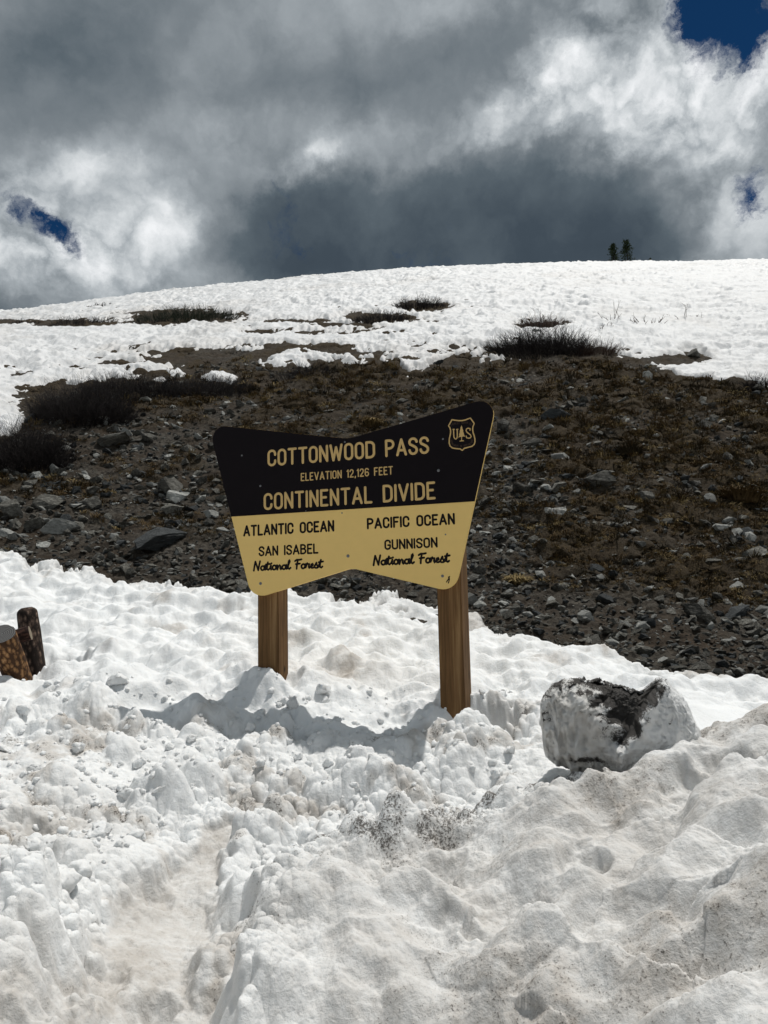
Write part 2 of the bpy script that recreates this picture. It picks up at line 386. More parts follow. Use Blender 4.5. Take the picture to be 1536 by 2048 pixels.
def snow_material(name, fine=1.0, clean=(0.84, 0.86, 0.87), dirty=(0.42, 0.385, 0.345)):
    m, T, p = new_mat(name, 0.55, 0.35)
    P = T.n('ShaderNodeNewGeometry').outputs['Position']
    d = attr(T, 'dirt'); g = attr(T, 'grit')
    n1 = T.noise(P, 3.2 * fine, 6, 0.6).outputs['Fac']
    n2 = T.noise(P, 22 * fine, 5, 0.65).outputs['Fac']
    n3 = T.noise(P, 120 * fine, 4, 0.7).outputs['Fac']
    k = T.m('ADD', T.m('MULTIPLY', T.m('SUBTRACT', n1, 0.5), 1.6), T.m('MULTIPLY', T.m('SUBTRACT', n2, 0.5), 1.1))
    dd = T.m('ADD', T.m('MULTIPLY', d, 1.0), T.m('MULTIPLY', k, T.m('ADD', 0.12, d)), clamp=True)
    base = T.mix(dd, clean, dirty)
    # dark grit lying on the surface
    gr = T.m('ADD', T.m('MULTIPLY', T.m('SUBTRACT', n3, 0.5), 3.4), T.m('MULTIPLY', T.m('SUBTRACT', n2, 0.5), 1.4))
    gm = T.n('ShaderNodeMapRange', ins={0: T.m('ADD', gr, T.m('MULTIPLY', g, 1.25)), 1: 0.72, 2: 1.15}).outputs[0]
    base2 = T.mix(T.m('MULTIPLY', gm, T.m('MINIMUM', T.m('MULTIPLY', g, 3.0), 0.9)), base, (0.075, 0.065, 0.055))
    T.t.links.new(base2, p.inputs['Base Color'])
    n4 = T.noise(P, 55 * fine, 4, 0.7).outputs['Fac']
    h = T.m('ADD', T.m('ADD', T.m('MULTIPLY', n2, 1.0), T.m('MULTIPLY', n4, 0.6)), T.m('MULTIPLY', n3, 0.5))
    bump(T, p, h, 0.8, 0.010 / fine)
    p.inputs['Subsurface Weight'].default_value = 0.5
    p.inputs['Subsurface Radius'].default_value = (1.0, 1.05, 1.1); p.inputs['Subsurface Scale'].default_value = 0.015 / fine
    return m

# ------------------------------------------------------------------ features near by, as places on the land
def poly_dist(px, py, pts):
    """distance (picture units at the land's own depth) to a polyline and the parameter along it"""
    best = np.full(px.shape, 1e9); par = np.zeros(px.shape)
    for k in range(len(pts) - 1):
        (x0, y0), (x1, y1) = pts[k], pts[k + 1]
        dx, dy = x1 - x0, y1 - y0; L2 = dx * dx + dy * dy
        t = np.clip(((px - x0) * dx + (py - y0) * dy) / L2, 0, 1)
        d = np.hypot(px - (x0 + t * dx), py - (y0 + t * dy))
        par = np.where(d < best, k + t, par); best = np.minimum(best, d)
    return best, par
def world_line(pts):
    P = ground_hit([a for a, _ in pts], [b for _, b in pts]); return [(p[0], p[1]) for p in P]

PATH = world_line([(150, 2150), (235, 2040), (290, 1900), (330, 1790), (385, 1700), (440, 1640), (560, 1610)])
CREST = world_line([(760, 1690), (880, 1620), (980, 1585), (1100, 1572), (1200, 1556), (1290, 1505), (1400, 1482), (1560, 1440), (1800, 1400)])
FLANK = world_line([(430, 2150), (450, 2000), (470, 1860), (520, 1740), (620, 1680), (800, 1640), (1000, 1600)])
FLANK += [(0.95, 3.75), (1.4, 4.1), (3.5, 5.2)]      # carried on behind the crest
def bank_mask(x, y):
    d, par = poly_dist(x, y, FLANK)
    # on the right-hand side of the flank line -> inside the bank
    side = np.zeros_like(x)
    best = np.full(x.shape, 1e9)
    for k in range(len(FLANK) - 1):
        (x0, y0), (x1, y1) = FLANK[k], FLANK[k + 1]; dx, dy = x1 - x0, y1 - y0
        t = np.clip(((x - x0) * dx + (y - y0) * dy) / (dx * dx + dy * dy), 0, 1)
        q = np.hypot(x - (x0 + t * dx), y - (y0 + t * dy)); s = (x - x0) * dy - (y - y0) * dx
        side = np.where(q < best, np.sign(s), side); best = np.minimum(best, q)
    return side * d
PITS = [  # picture place, radius m, depth m
 (985, 1412, 0.20, 0.26), (935, 1415, 0.13, 0.06), (700, 1400, 0.40, 0.05), (810, 1430, 0.25, 0.04), (30, 1335, 0.22, 0.16), (130, 1318, 0.2, 0.10), (330, 1440, 0.22, 0.08),
 (1130, 1545, 0.16, 0.15), (1200, 1540, 0.14, 0.12), (1010, 1345, 0.2, 0.06), (1450, 1560, 0.16, 0.08), (480, 1410, 0.3, 0.10), (1165, 1770, 0.10, 0.07), (880, 1920, 0.12, 0.05), (1150, 1600, 0.12, 0.07), (1380, 1600, 0.14, 0.07),
 (560, 1790, 0.10, 0.10), (195, 1885, 0.10, 0.07), (310, 1745, 0.07, 0.04), (320, 1960, 0.06, 0.05), (60, 1640, 0.12, 0.07), (300, 1980, 0.08, 0.04), (800, 1800, 0.16, 0.06), (1000, 1960, 0.12, 0.04)]
MOUNDS = [(545, 1365, 0.45, 0.075), (900, 1440, 0.40, 0.03), (40, 1790, 0.24, 0.15), (0, 1960, 0.30, 0.17), (90, 1900, 0.12, 0.07), (150, 1690, 0.10, 0.08), (560, 1660, 0.16, 0.12), (480, 1790, 0.10, 0.10), (430, 1930, 0.10, 0.08), 
          (900, 1860, 0.25, 0.06), (1060, 1440, 0.12, 0.06), (1000, 1470, 0.12, 0.05), (880, 1450, 0.08, 0.05), (950, 1452, 0.10, 0.07), (300, 1590, 0.13, 0.09), (400, 1560, 0.12, 0.09), (250, 1500, 0.12, 0.08), (180, 1400, 0.16, 0.07), (720, 1540, 0.15, 0.06), (420, 1400, 0.16, 0.06),
          (380, 1465, 0.08, 0.08), (345, 1590, 0.09, 0.08), (100, 1560, 0.14, 0.08)]

SLABS = [(world_line(p), h, w_) for p, h, w_ in [
 ([(420, 2140), (470, 1970), (540, 1885), (640, 1835), (760, 1812), (870, 1832), (980, 1885)], 0.075, 0.45),
 ([(1040, 2060), (1120, 1990), (1230, 1925), (1340, 1880)], 0.05, 0.35),
 ([(1430, 1850), (1448, 1745), (1500, 1690), (1590, 1630)], 0.035, 0.30),
 ([(1330, 1720), (1385, 1655), (1410, 1600), (1500, 1560)], 0.055, 0.22),
 ([(900, 1760), (1050, 1735), (1180, 1700)], 0.03, 0.25),
 ([(1200, 1590), (1270, 1570), (1330, 1530)], 0.04, 0.2),
 ([(560, 1760), (640, 1690), (760, 1660)], 0.045, 0.25)]]
def slab_side(x, y, L):
    best = np.full(x.shape, 1e9); side = np.zeros(x.shape); fade = np.zeros(x.shape)
    for k in range(len(L) - 1):
        (x0, y0), (x1, y1) = L[k], L[k + 1]; dx, dy = x1 - x0, y1 - y0
        t = np.clip(((x - x0) * dx + (y - y0) * dy) / (dx * dx + dy * dy), 0, 1)
        q = np.hypot(x - (x0 + t * dx), y - (y0 + t * dy)); s_ = np.sign((x - x0) * dy - (y - y0) * dx)
        side = np.where(q < best, s_, side); tt = (k + t) / (len(L) - 1); fade = np.where(q < best, np.minimum(tt, 1 - tt), fade); best = np.minimum(best, q)
    return side * best + (side > 0) * 0 - 0.08 * (fade < 0.02) * (best < 0.3)
def near_detail(x, y, px, py):
    """fine relief of the near snow: returns dz, push x, push y, dirt, grit"""
    r = np.hypot(x, y)
    wa = fbm(x * 5, y * 5, 4, ox=2, gain=0.45); wb = fbm(x * 5, y * 5, 4, ox=12, gain=0.45)
    wx = x + 0.055 * wa; wy = y + 0.055 * wb
    bank = sstep(-0.02, 0.10, bank_mask(x + 0.04 * fbm(x * 9, y * 9, 2), y + 0.04 * fbm(x * 9, y * 9, 2, ox=4)))
    crd, crp = poly_dist(x, y, CREST)
    # the bank stands on the camera's side of its crest
    cr_y = np.interp(x, [p[0] for p in CREST], [p[1] for p in CREST])
    front = cr_y - y
    bank = bank * np.where(x > CREST[0][0] - 0.3, sstep(-0.18, 0.06, front), 1.0)
    pd, pp = poly_dist(x, y, PATH)
    pw = np.interp(pp, [0, 1, 3, 5, 6], [0.27, 0.25, 0.19, 0.11, 0.03])
    path = (1 - sstep(pw * 0.5, pw * 1.3, pd + 0.10 * fbm(x * 4, y * 4, 4, ox=6))) * (1 - bank)
    # smooth snow behind the sign
    yb = np.interp(px, [-400, 0, 400, 900, 1100, 1536, 2000], [1350, 1395, 1425, 1455, 1380, 1420, 1470])
    smooth = sstep(18, -30, py - yb + 20 * fbm(x * 2, y * 2, 2, ox=9)) 
    churn = np.clip(1 - smooth, 0, 1) * (1 - bank) * (1 - 0.90 * path)
    churn = churn * (1 - 0.9 * sstep(1290, 1380, px) * (y > 1.5))
    big = fbm(x * 1.3, y * 1.3, 3, ox=20)
    dz = np.zeros_like(x)
    # churned lumps
    h0, _, _ = domes(wx, wy, 0.40, 0.8, 3.0, 5, pw=1.0, tilt=0.8)
    h1, _, _ = domes(wx, wy, 0.20, 0.68, 2.0, 1, pw=0.9, tilt=0.8)
    h2, _, _ = domes(wx, wy, 0.095, 0.62, 1.6, 2, pw=0.9, tilt=0.7)
    h3, _, _ = domes(wx, wy, 0.045, 0.62, 1.2, 3, pw=0.9, tilt=0.5)
    k1 = 0.5 + 0.5 * np.clip(big * 1.8, -1, 1); k2 = 0.5 + 0.5 * np.clip(wa * 1.6, -1, 1)
    rid = fbm(x * 3.6, y * 3.6, 7, ox=31, gain=0.50)
    rid2 = 0.45 - np.abs(fbm(x * 6.0, y * 6.0, 6, ox=37, gain=0.50))
    fine = fbm(x * 34, y * 34, 3, ox=5, gain=0.65)
    lump = 0.06 * h0 + 0.04 * h1 * (0.4 + 0.6 * k2) + 0.020 * h2 * (0.35 + 0.65 * k1) + 0.010 * h3 * k2 + 0.012 * fbm(x * 15, y * 15, 3, ox=65, gain=0.6) + 0.088 * rid + 0.034 * rid2 + 0.003 * fine - 0.06
    calm = 0.36 + 0.84 * sstep(-0.45, 0.5, fbm(x * 1.25, y * 1.5, 3, ox=91))
    dz += churn * lump * calm
    push = churn
    # bank: broad hollows, crusted texture
    hol = fbm(x * 2.0 + 3, y * 2.6, 3, gain=0.40, ox=14)
    cre = 1 - np.abs(fbm(x * 1.7 + 0.05 * wa, y * 2.2, 2, ox=24, gain=0.4)) * 2.2        # a few soft creases
    fl = np.exp(-(np.maximum(bank_mask(x, y) - 0.05, 0) / 0.20) ** 2) * bank     # broken left flank
    bdz = 0.05 * sstep(0, 0.4, front) + 0.10 * hol + 0.045 * fbm(x * 4.2, y * 5, 2, ox=144) + 0.035 * np.maximum(cre, -0.3) + 0.016 * wa + 0.020 * rid2 * sstep(-0.1, 0.6, wb) + 0.003 * fbm(x * 21, y * 21, 3, ox=55) + 0.002 * fine
    bdz += fl * (0.05 * h1 + 0.03 * h2 + 0.012 * h3 + 0.06 * rid + 0.02 * rid2 + 0.003 * fine)
    crest = np.exp(-(front / 0.24) ** 2) * (front > -0.1)
    bdz += 0.02 * crest + 0.012 * crest * h3
    dz += bank * bdz
    for pts_, hh, wd_ in SLABS:
        sd_ = slab_side(x + 0.03 * wa, y + 0.03 * wb, pts_)
        dz += bank * hh * sstep(-0.03, 0.05, sd_) * np.exp(-np.maximum(sd_, 0) / wd_) * 1.0
    # the ground falls away just behind the bank
    dz -= (1 - bank) * 0.10 * np.exp(-((front + 0.22) / 0.25) ** 2) * sstep(CREST[0][0], CREST[2][0], x) * (1 - sstep(-0.02, 0.14, front))
    # path
    dz += path * (-0.09 + 0.03 * fbm(x * 3, y * 3, 2, ox=27) + 0.012 * fbm(x * 6, y * 6, 5, ox=7) + 0.008 * h3 * k1 + 0.03 * h1 * sstep(0.55, 0.9, k1) + 0.002 * fine)
    # smooth sun-cupped snow
    cup = fbm(x * 2.0 + 0.1 * wa, y * 2.6, 3, gain=0.42, ox=33)
    cu2, _, _ = domes(wx, wy * 1.2, 0.30, 0.9, 1.5, 41, pw=1.0)
    dz += smooth * (0.085 * cup - 0.06 * cu2 + 0.045 * fbm(x * 4.5, y * 5.5, 2, ox=39) + 0.012 * wa + 0.004 * fbm(x * 17, y * 15, 3, ox=3) + 0.04 * fbm(x * 0.9, y * 1.1, 2, ox=70) + 0.002 * fine)
    push = push.copy(); nw = fbm(x * 8, y * 8, 3, ox=88)
    for (fx, fy, fr, fd), s in [(q, -1) for q in PITS] + [(q, 1) for q in MOUNDS]:
        c = FEAT[(fx, fy)]; near_ = (np.abs(x - c[0]) < 1.5 * fr) & (np.abs(y - c[1]) < 1.5 * fr)
        d = np.hypot(x[near_] - c[0], y[near_] - c[1]) + 0.28 * fr * nw[near_]
        w = 1 - sstep(0.45 * fr, 1.15 * fr, d) if s < 0 else 1 - sstep(0.0, 1.1 * fr, d)
        dz[near_] += s * fd * w
        if s < 0: push[near_] *= 1 - 0.6 * w
    # lumps bulge outward a little: vertices drift down their own slope
    px_ = np.maximum(push, 0.9 * fl); py_ = 0 * px_
    # dirt
    n = fbm(x * 2.1, y * 2.1, 4, ox=51); n2 = fbm(x * 7, y * 7, 3, ox=61)
    dirt = 0.10 * smooth + 0.16 * churn + 0.64 * path + 0.50 * bank
    dirt += churn * 0.5 * sstep(0.15, 0.7, n + 0.55 * n2) + smooth * 0.45 * sstep(0.35, 0.9, n + 0.3 * n2) + bank * 0.2 * sstep(0.0, 0.7, n)
    dirt += 0.5 * np.exp(-(((px - 90) / 130) ** 2 + ((py - 1640) / 55) ** 2)) + 0.35 * np.exp(-(((px - 640) / 120) ** 2 + ((py - 1335) / 22) ** 2)) * smooth
    dirt = dirt * (1 - 0.5 * fl)
    # meltwater-grey rim where the snow thins out
    grit = 0.05 + bank * (0.14 + 0.22 * sstep(-0.2, 0.6, n)) + bank * crest * (0.32 + 0.5 * n2) * np.where(px < 1230, 1, 0.55) + 0.55 * churn * sstep(0.35, 0.8, n2 + 0.5 * n) + 0.18 * path * sstep(0, .5, n2)
    grit += 0.75 * np.exp(-((front + 0.0) / 0.10) ** 2) * np.exp(-((px - 1040) / 110) ** 2) * (0.8 + n2)
    grit += 0.5 * bank * 0.30 * np.exp(-(((px - 850) / 100) ** 2 + ((py - 1650) / 50) ** 2))
    return dz, px_, py_, np.clip(dirt, 0, 1), np.clip(grit, 0, 1)

FEAT = {}
_all = PITS + MOUNDS
_fp = ground_hit([q[0] for q in _all], [q[1] for q in _all])
for q, p in zip(_all, _fp): FEAT[(q[0], q[1])] = p

# ------------------------------------------------------------------ snow near by
M_snow = snow_material('near snow', 1.0)
azs = az_list(math.radians(33.5), 980, 60)
rs = np.concatenate([[0.05, 0.5, 0.9, 1.2], rows_to_r(1.35, 10.5, 1.55)])
X, Y = polar(azs, rs); Z = macro(X, Y)
PX, PY = project(np.stack([X, Y, Z], -1).reshape(-1, 3)); PX = PX.reshape(X.shape); PY = PY.reshape(X.shape)
behind = (Y < 0.3) | (np.abs(np.arctan2(X, Y)) > 0.75)
a_ = np.arctan2(X, Y)
sm = snow_near(PX, PY, X, Y)
rb = np.interp(np.abs(a_), [0.6, 1.2, 3.2], [8.5, 9.0, 9.5])
sm = np.where(behind, (rb - np.hypot(X, Y)) * 30, sm)
dz, ddx, ddy, dirt, grit = near_detail(X, Y, PX, PY)
inside = sstep(-2, 26, sm)
thick = -0.10 + 0.24 * sstep(-6, 14, sm)          # relative to land level minus .16
Zs = Z - 0.16 + thick + 0.02 + dz * inside
hb = dz * inside
def blur(q):
    for _ in range(5):
        q = q.copy(); q[1:-1] = (q[:-2] + 2 * q[1:-1] + q[2:]) / 4; q[:, 1:-1] = (q[:, :-2] + 2 * q[:, 1:-1] + q[:, 2:]) / 4
    return q
hb = blur(hb); da = np.gradient(np.where(np.abs(azs) < 0.6, azs, azs)); g_r = np.gradient(hb, axis=0) / np.gradient(rs)[:, None]; g_a = np.gradient(hb, axis=1) / da[None, :] / np.maximum(rs[:, None], 0.5)
gm_ = np.maximum(np.hypot(g_r, g_a), 1e-6); lim = np.minimum(gm_, 1.3) / gm_; kk_ = 0.011 * ddx * inside * lim * (np.abs(azs)[None, :] < 0.58)
er = -g_r * kk_; ea = -g_a * kk_; sa_, ca_ = np.sin(np.arctan2(X, Y)), np.cos(np.arctan2(X, Y))
Xs = X + er * sa_ + ea * ca_; Ys = Y + er * ca_ - ea * sa_
rim = np.exp(-((sm - 6) / 12.0) ** 2)
dirt = np.clip(dirt + 0.25 * rim, 0, 1)
reg_sheet('near', azs, rs, Zs)
keep_rows = X.shape[0]
V = np.stack([Xs, Ys, Zs], -1).reshape(-1, 3)
Q = sheet_faces(X.shape[0], X.shape[1])
smf = sm.ravel(); qk = smf[Q].max(1) > -14
Q = Q[qk]; used = np.zeros(len(V), bool); used[Q.ravel()] = True; idx = np.cumsum(used) - 1
o = link('snow', mesh_np('snow', V[used], Q=idx[Q], mat=M_snow, attrs={'dirt': dirt.ravel()[used], 'grit': grit.ravel()[used]}))
tag(o, kind='structure')
NEAR_SM = (azs, rs, sm)

# ------------------------------------------------------------------ ground: scree and turf
m, T, p = new_mat('scree soil', 0.95, 0.15); M_ground = m
P = T.n('ShaderNodeNewGeometry').outputs['Position']
n1 = T.noise(P, 1.4, 6, 0.6).outputs['Fac']; n2 = T.noise(P, 9, 6, 0.65).outputs['Fac']; n3 = T.noise(P, 45, 4, 0.7).outputs['Fac']
vor = T.n('ShaderNodeTexVoronoi', ins={'Vector': P, 'Scale': 26.0}); 
soil = T.mix(T.ramp(n2, [(0.3, 0.0), (0.7, 1.0)]), (0.014, 0.0105, 0.0075), (0.066, 0.049, 0.034))
grav = T.mix(T.n('ShaderNodeSeparateColor', ins={0: vor.outputs['Color']}).outputs[0], (0.012, 0.010, 0.008), (0.085, 0.076, 0.063))
turf = T.mix(T.ramp(n3, [(0.3, 0.0), (0.7, 1.0)]), (0.013, 0.0095, 0.005), (0.074, 0.053, 0.029))
c1 = T.mix(T.ramp(n1, [(0.38, 0.0), (0.6, 1.0)]), soil, grav)
c2 = T.mix(attr(T, 'turf'), c1, turf)
c3 = T.mix(attr(T, 'gravel'), c2, grav)
T.t.links.new(c3, p.inputs['Base Color'])
bump(T, p, T.m('ADD', n2, T.m('MULTIPLY', n3, 0.5)), 0.9, 0.04)

azg = az_list(math.radians(33.5), 700, 80)
rg = np.concatenate([[0.05, 1, 2, 3, 4, 4.6], rows_to_r(5.0, 56, 2.1), [57, 58.5, 60, 61.5, 63, 65, 68, 71, 75, 80, 90, 110, 140, 200, 320, 600, 1200, 2500, 6000]])
X, Y = polar(azg, rg); Z = macro(X, Y)
PX, PY = project(np.stack([X, Y, Z], -1).reshape(-1, 3)); PX = PX.reshape(X.shape); PY = PY.reshape(X.shape)
def turf_mask(px, py, x, y):
    a = sstep(900, 1150, px + 60 * fbm(x, y, 2, ox=2)) * sstep(1180, 1080, py - (px - 1100) * 0.12) * sstep(690, 740, py)
    b = sstep(420, 560, px) * (1 - sstep(960, 1100, px)) * sstep(900, 840, py) * 0.75
    c = (1 - sstep(380, 480, px)) * sstep(860, 800, py) * 0.4
    n = fbm(x * 1.1, y * 1.1, 4, ox=77)
    return np.clip(np.maximum(np.maximum(a, b), c) * (0.75 + 0.8 * n) + 0.5 * sstep(-0.1, 0.5, n) * sstep(1120, 1000, py), 0, 1)
tm = turf_mask(PX, PY, X, Y)
tus, tx, ty = domes(X + 0.16 * fbm(X * 3, Y * 3, 4), Y * 1.2 + 0.16 * fbm(X * 3, Y * 3, 4, ox=5), 0.55, 0.8, 1.5, 9, pw=1.0)
tus2, _, _ = domes(X, Y * 1.3, 0.22, 0.9, 1.5, 12, pw=0.7)
rk, _, _ = domes(X, Y, 0.13, 0.9, 1.5, 15, pw=0.8)
fade = np.interp(np.hypot(X, Y), [0, 12, 25, 60], [1, 1, 0.8, 0.6])
Zg = Z - 0.14 - 0.45 * sstep(25, 90, PY - near_edge(PX)) * (np.hypot(X, Y) < 11) + 0.05 * fbm(X * 0.9, Y * 0.9, 4, ox=90) + fade * (tm * (0.16 * tus + 0.06 * tus2) + (1 - tm) * (0.03 * tus2 + 0.022 * rk) + 0.03 * fbm(X * 5, Y * 5, 5, ox=4, gain=0.6))
far = sstep(57, 75, np.hypot(X, Y)); Zg = Zg * (1 - far) + (Z - 0.14) * far
Xg = X + tm * 0.3 * tx * fade; Yg = Y + tm * 0.25 * ty * fade
grv = sstep(60, 10, near_edge(PX) - PY + 30 * fbm(X, Y, 3, ox=8)) * 0.9 * sstep(250, 420, PX + 0 * PY) + 0.8 * np.exp(-(((PX - 1010) / 70) ** 2 + ((PY - 1010) / 120) ** 2))
reg_sheet('ground', azg, rg, Zg)
o = link('ground', mesh_np('ground', np.stack([Xg, Yg, Zg], -1).reshape(-1, 3), Q=sheet_faces(*X.shape), mat=M_ground, attrs={'turf': tm.ravel(), 'gravel': np.clip(grv, 0, 1).ravel()}))
tag(o, kind='structure')

# ------------------------------------------------------------------ snow on the upper slope
M_snow2 = snow_material('slope snow', 0.35, clean=(0.71, 0.72, 0.73))
azu = az_list(math.radians(33.5), 860, 60)
ru = np.concatenate([rows_to_r(12.5, 56, 1.35), [56.5, 57.5, 58.5, 60, 61.5, 63, 65, 68, 71, 75, 80, 90, 110, 140, 200, 320, 700, 1500, 3000]])
X, Y = polar(azu, ru); Z = macro(X, Y); Rr = np.hypot(X, Y)
PX, PY = project(np.stack([X, Y, Z], -1).reshape(-1, 3)); PX = PX.reshape(X.shape); PY = PY.reshape(X.shape)
sm = snow_upper(PX, PY, X, Y)
sm = np.where(Rr > 52, 60, sm)
sm = np.where((Y < 0.3) | (np.abs(np.arctan2(X, Y)) > 0.9), (Rr - 17) * 20, sm)
inside = sstep(-2, 14, sm)
cup, _, _ = domes(X + .1 * fbm(X * 2, Y * 2, 2), Y, 0.62, 0.9, 1.0, 21, pw=1.0)
cupb, _, _ = domes(X + .3 * fbm(X, Y, 2), Y, 1.5, 0.9, 1.0, 23, pw=1.0)
cup2 = billow(X * 1.9, Y * 1.3, 4, 0.55, ox=6)
av = 0.6 + 0.6 * sstep(-0.5, 0.6, fbm(X * 0.22, Y * 0.15, 3, ox=31))
rough = 0.06 * (cup2 - 0.4) * 1.3 - 0.19 * cup - 0.05 * cupb + 0.05 * fbm(X * 0.5, Y * 0.35, 3, ox=8) + 0.03 * fbm(X * 5, Y * 4, 3, ox=18)
rough = rough * av + 0.045 * fbm(X * 0.35, Y * 0.6, 3, ox=15)
# trampled line of footprints on the right
tr = np.exp(-((PX - (1440 + (PY - 600) * 0.25)) / 60) ** 2) * sstep(560, 640, PY)
fp, _, _ = domes(X, Y, 0.35, 0.7, 1.0, 25, pw=0.6)
rough -= tr * 0.10 * fp
Zu = Z - 0.14 - 0.12 + 0.33 * sstep(-5, 9, sm) + 0.12 * sstep(10, 40, sm) + rough * inside
Zu = np.where(Rr > 75, Z + 0.1, Zu)
du = 0.04 + 0.20 * sstep(0.1, 0.7, fbm(X * 0.25, Y * 0.2, 4, ox=11)) + 0.2 * np.exp(-((sm - 3) / 5.0) ** 2)
V = np.stack([X, Y, Zu], -1).reshape(-1, 3); Q = sheet_faces(*X.shape)
reg_sheet('upper', azu, ru, Zu)
smf = sm.ravel(); Q = Q[smf[Q].max(1) > -9]
used = np.zeros(len(V), bool); used[Q.ravel()] = True; idx = np.cumsum(used) - 1
o = link('snowfield', mesh_np('snowfield', V[used], Q=idx[Q], mat=M_snow2, attrs={'dirt': du.ravel()[used], 'grit': np.zeros(used.sum())}))
tag(o, kind='structure')

def top_z(x, y):
    """highest surface at a place"""
    x = np.atleast_1d(x); y = np.atleast_1d(y)
    zg = sheet_z('ground', x, y)
    P = np.stack([x, y, macro(x, y)], -1); px, py = project(P)
    r = np.hypot(x, y)
    zn = np.where((r < 10.3) & (snow_near(px, py, x, y) > -4), sheet_z('near', x, y), -99)
    zu = np.where((r > 12.6) & (snow_upper(px, py, x, y) > -2), sheet_z('upper', x, y), -99)
    return np.maximum(zg, np.maximum(zn, zu))

# ------------------------------------------------------------------ the sign
TH, PH, PS = math.radians(14.35), math.radians(0.87), math.radians(0.48)
_c = ray(700, 1000); SC = EYE + _c / np.linalg.norm(_c) * 4.7
_u = np.array([math.cos(TH), -math.sin(TH), 0]); SN = np.array([-math.sin(TH) * math.cos(PH), -math.cos(TH) * math.cos(PH), math.sin(PH)])
_v = np.cross(_u, -SN); _v = _v if _v[2] > 0 else -_v
SU = _u * math.cos(PS) + _v * math.sin(PS); SV = _v * math.cos(PS) - _u * math.sin(PS)
def uv(px, py):
    d = ray(px, py); t = ((SC - EYE) @ SN) / (d @ SN); q = EYE + d * t - SC; return np.array([q @ SU, q @ SV])
def z1(x, y): return uv(400 + x / 2.477, 780 + y / 2.477)
base_z = float(top_z(SC[0], SC[1])[0])
sign = empty('pass_sign', (SC[0], SC[1], base_z - 0.1))
tag(sign, 'big brown and tan mountain pass sign on two square wooden posts in the snow', 'sign')
MS = Matrix(((SU[0], SV[0], SN[0], SC[0]), (SU[1], SV[1], SN[1], SC[1]), (SU[2], SV[2], SN[2], SC[2]), (0, 0, 0, 1)))
sign_inv = Matrix.Translation((-SC[0], -SC[1], -(base_z - 0.1)))
def on_sign(name, me):                         # a part given in board coordinates (u, v, out)
    o = link(name, me); o.parent = sign; o.matrix_local = sign_inv @ MS; return o

def simple(name, colr, rough=0.6, spec=0.3, nscale=30, namp=0.15, bstr=0.0, bd=0.002):
    m, T, p = new_mat(name, rough, spec)
    P = T.n('ShaderNodeTexCoord').outputs['Object']
    n = T.noise(P, nscale, 5, 0.6).outputs['Fac']; n0 = T.noise(P, nscale * 0.1, 3, 0.6).outputs['Fac']
    k = T.m('ADD', 1 - namp, T.m('MULTIPLY', T.m('ADD', n, n0), namp))
    x = T.mix(1.0, colr, T.n('ShaderNodeCombineColor', ins={0: k, 1: k, 2: k}).outputs[0], 'MULTIPLY')
    T.t.links.new(x, p.inputs['Base Color'])
    if bstr: bump(T, p, n, bstr, bd)
    return m
M_tan = simple('tan sign paint', (0.80, 0.56, 0.20), 0.75, 0.15, 14, 0.10, 0.15, 0.0006)
M_let = simple('tan lettering paint', (0.60, 0.41, 0.17), 0.75, 0.15, 30, 0.10)
M_dk = simple('dark brown sign paint', (0.0085, 0.0065, 0.0078), 0.85, 0.10, 20, 0.2)
M_dkl = simple('dark lettering paint', (0.010, 0.007, 0.007), 0.8, 0.15, 30, 0.1)
M_scr = simple('screw metal', (0.14, 0.145, 0.15), 0.45, 0.6, 40, 0.2)
M_dim = simple('weathered shield lettering', (0.06, 0.04, 0.03), 0.8, 0.1, 40, 0.2)

def round_poly(pts, rad, n=9):
    out = []; N = len(pts)
    for i in range(N):
        p0, p1, p2 = map(np.array, (pts[i - 1], pts[i], pts[(i + 1) % N])); r = rad[i]
        a = (p0 - p1) / np.linalg.norm(p0 - p1); b = (p2 - p1) / np.linalg.norm(p2 - p1)
        ang = math.acos(np.clip(a @ b, -1, 1)); t = r / math.tan(ang / 2)
        c = p1 + (a + b) / np.linalg.norm(a + b) * (r / math.sin(ang / 2))
        s = p1 + a * t - c; e = p1 + b * t - c
        a0 = math.atan2(s[1], s[0]); a1 = math.atan2(e[1], e[0]); da = (a1 - a0 + math.pi) % (2 * math.pi) - math.pi
        for k in range(n): 
            th = a0 + da * k / (n - 1); out.append((c[0] + r * math.cos(th), c[1] + r * math.sin(th)))
    return out
def prism(name, pts, z0, z1_, mat, bev=0.0):
    bm = bmesh.new(); vs = [bm.verts.new((x, y, z0)) for x, y in pts]; f = bm.faces.new(vs)
    if f.normal.z > 0: bmesh.ops.reverse_faces(bm, faces=[f])
    bm.normal_update()
    r = bmesh.ops.extrude_face_region(bm, geom=[f]); vv = [g for g in r['geom'] if isinstance(g, bmesh.types.BMVert)]
    for v in vv: v.co.z = z1_
    bmesh.ops.recalc_face_normals(bm, faces=bm.faces[:])
    if bev: 
        ed = [e for e in bm.edges if abs(e.verts[0].co.z - z1_) < 1e-6 and abs(e.verts[1].co.z - z1_) < 1e-6]
        bmesh.ops.bevel(bm, geom=ed, offset=bev, segments=2, affect='EDGES')
    me = bpy.data.meshes.new(name); bm.to_mesh(me); bm.free(); me.materials.append(mat); return me

TLc, TRc = (-0.993, 0.583), (0.962, 0.588); BLc, BRc = (-0.675, -0.606), (0.648, -0.606)
outl = round_poly([TLc, (0, 0.398), TRc, BRc, (0, -0.432), BLc], [0.085, 0.25, 0.085, 0.10, 0.12, 0.10])
on_sign('board', prism('board', outl, -0.03, 0.0, M_tan, 0.0006))
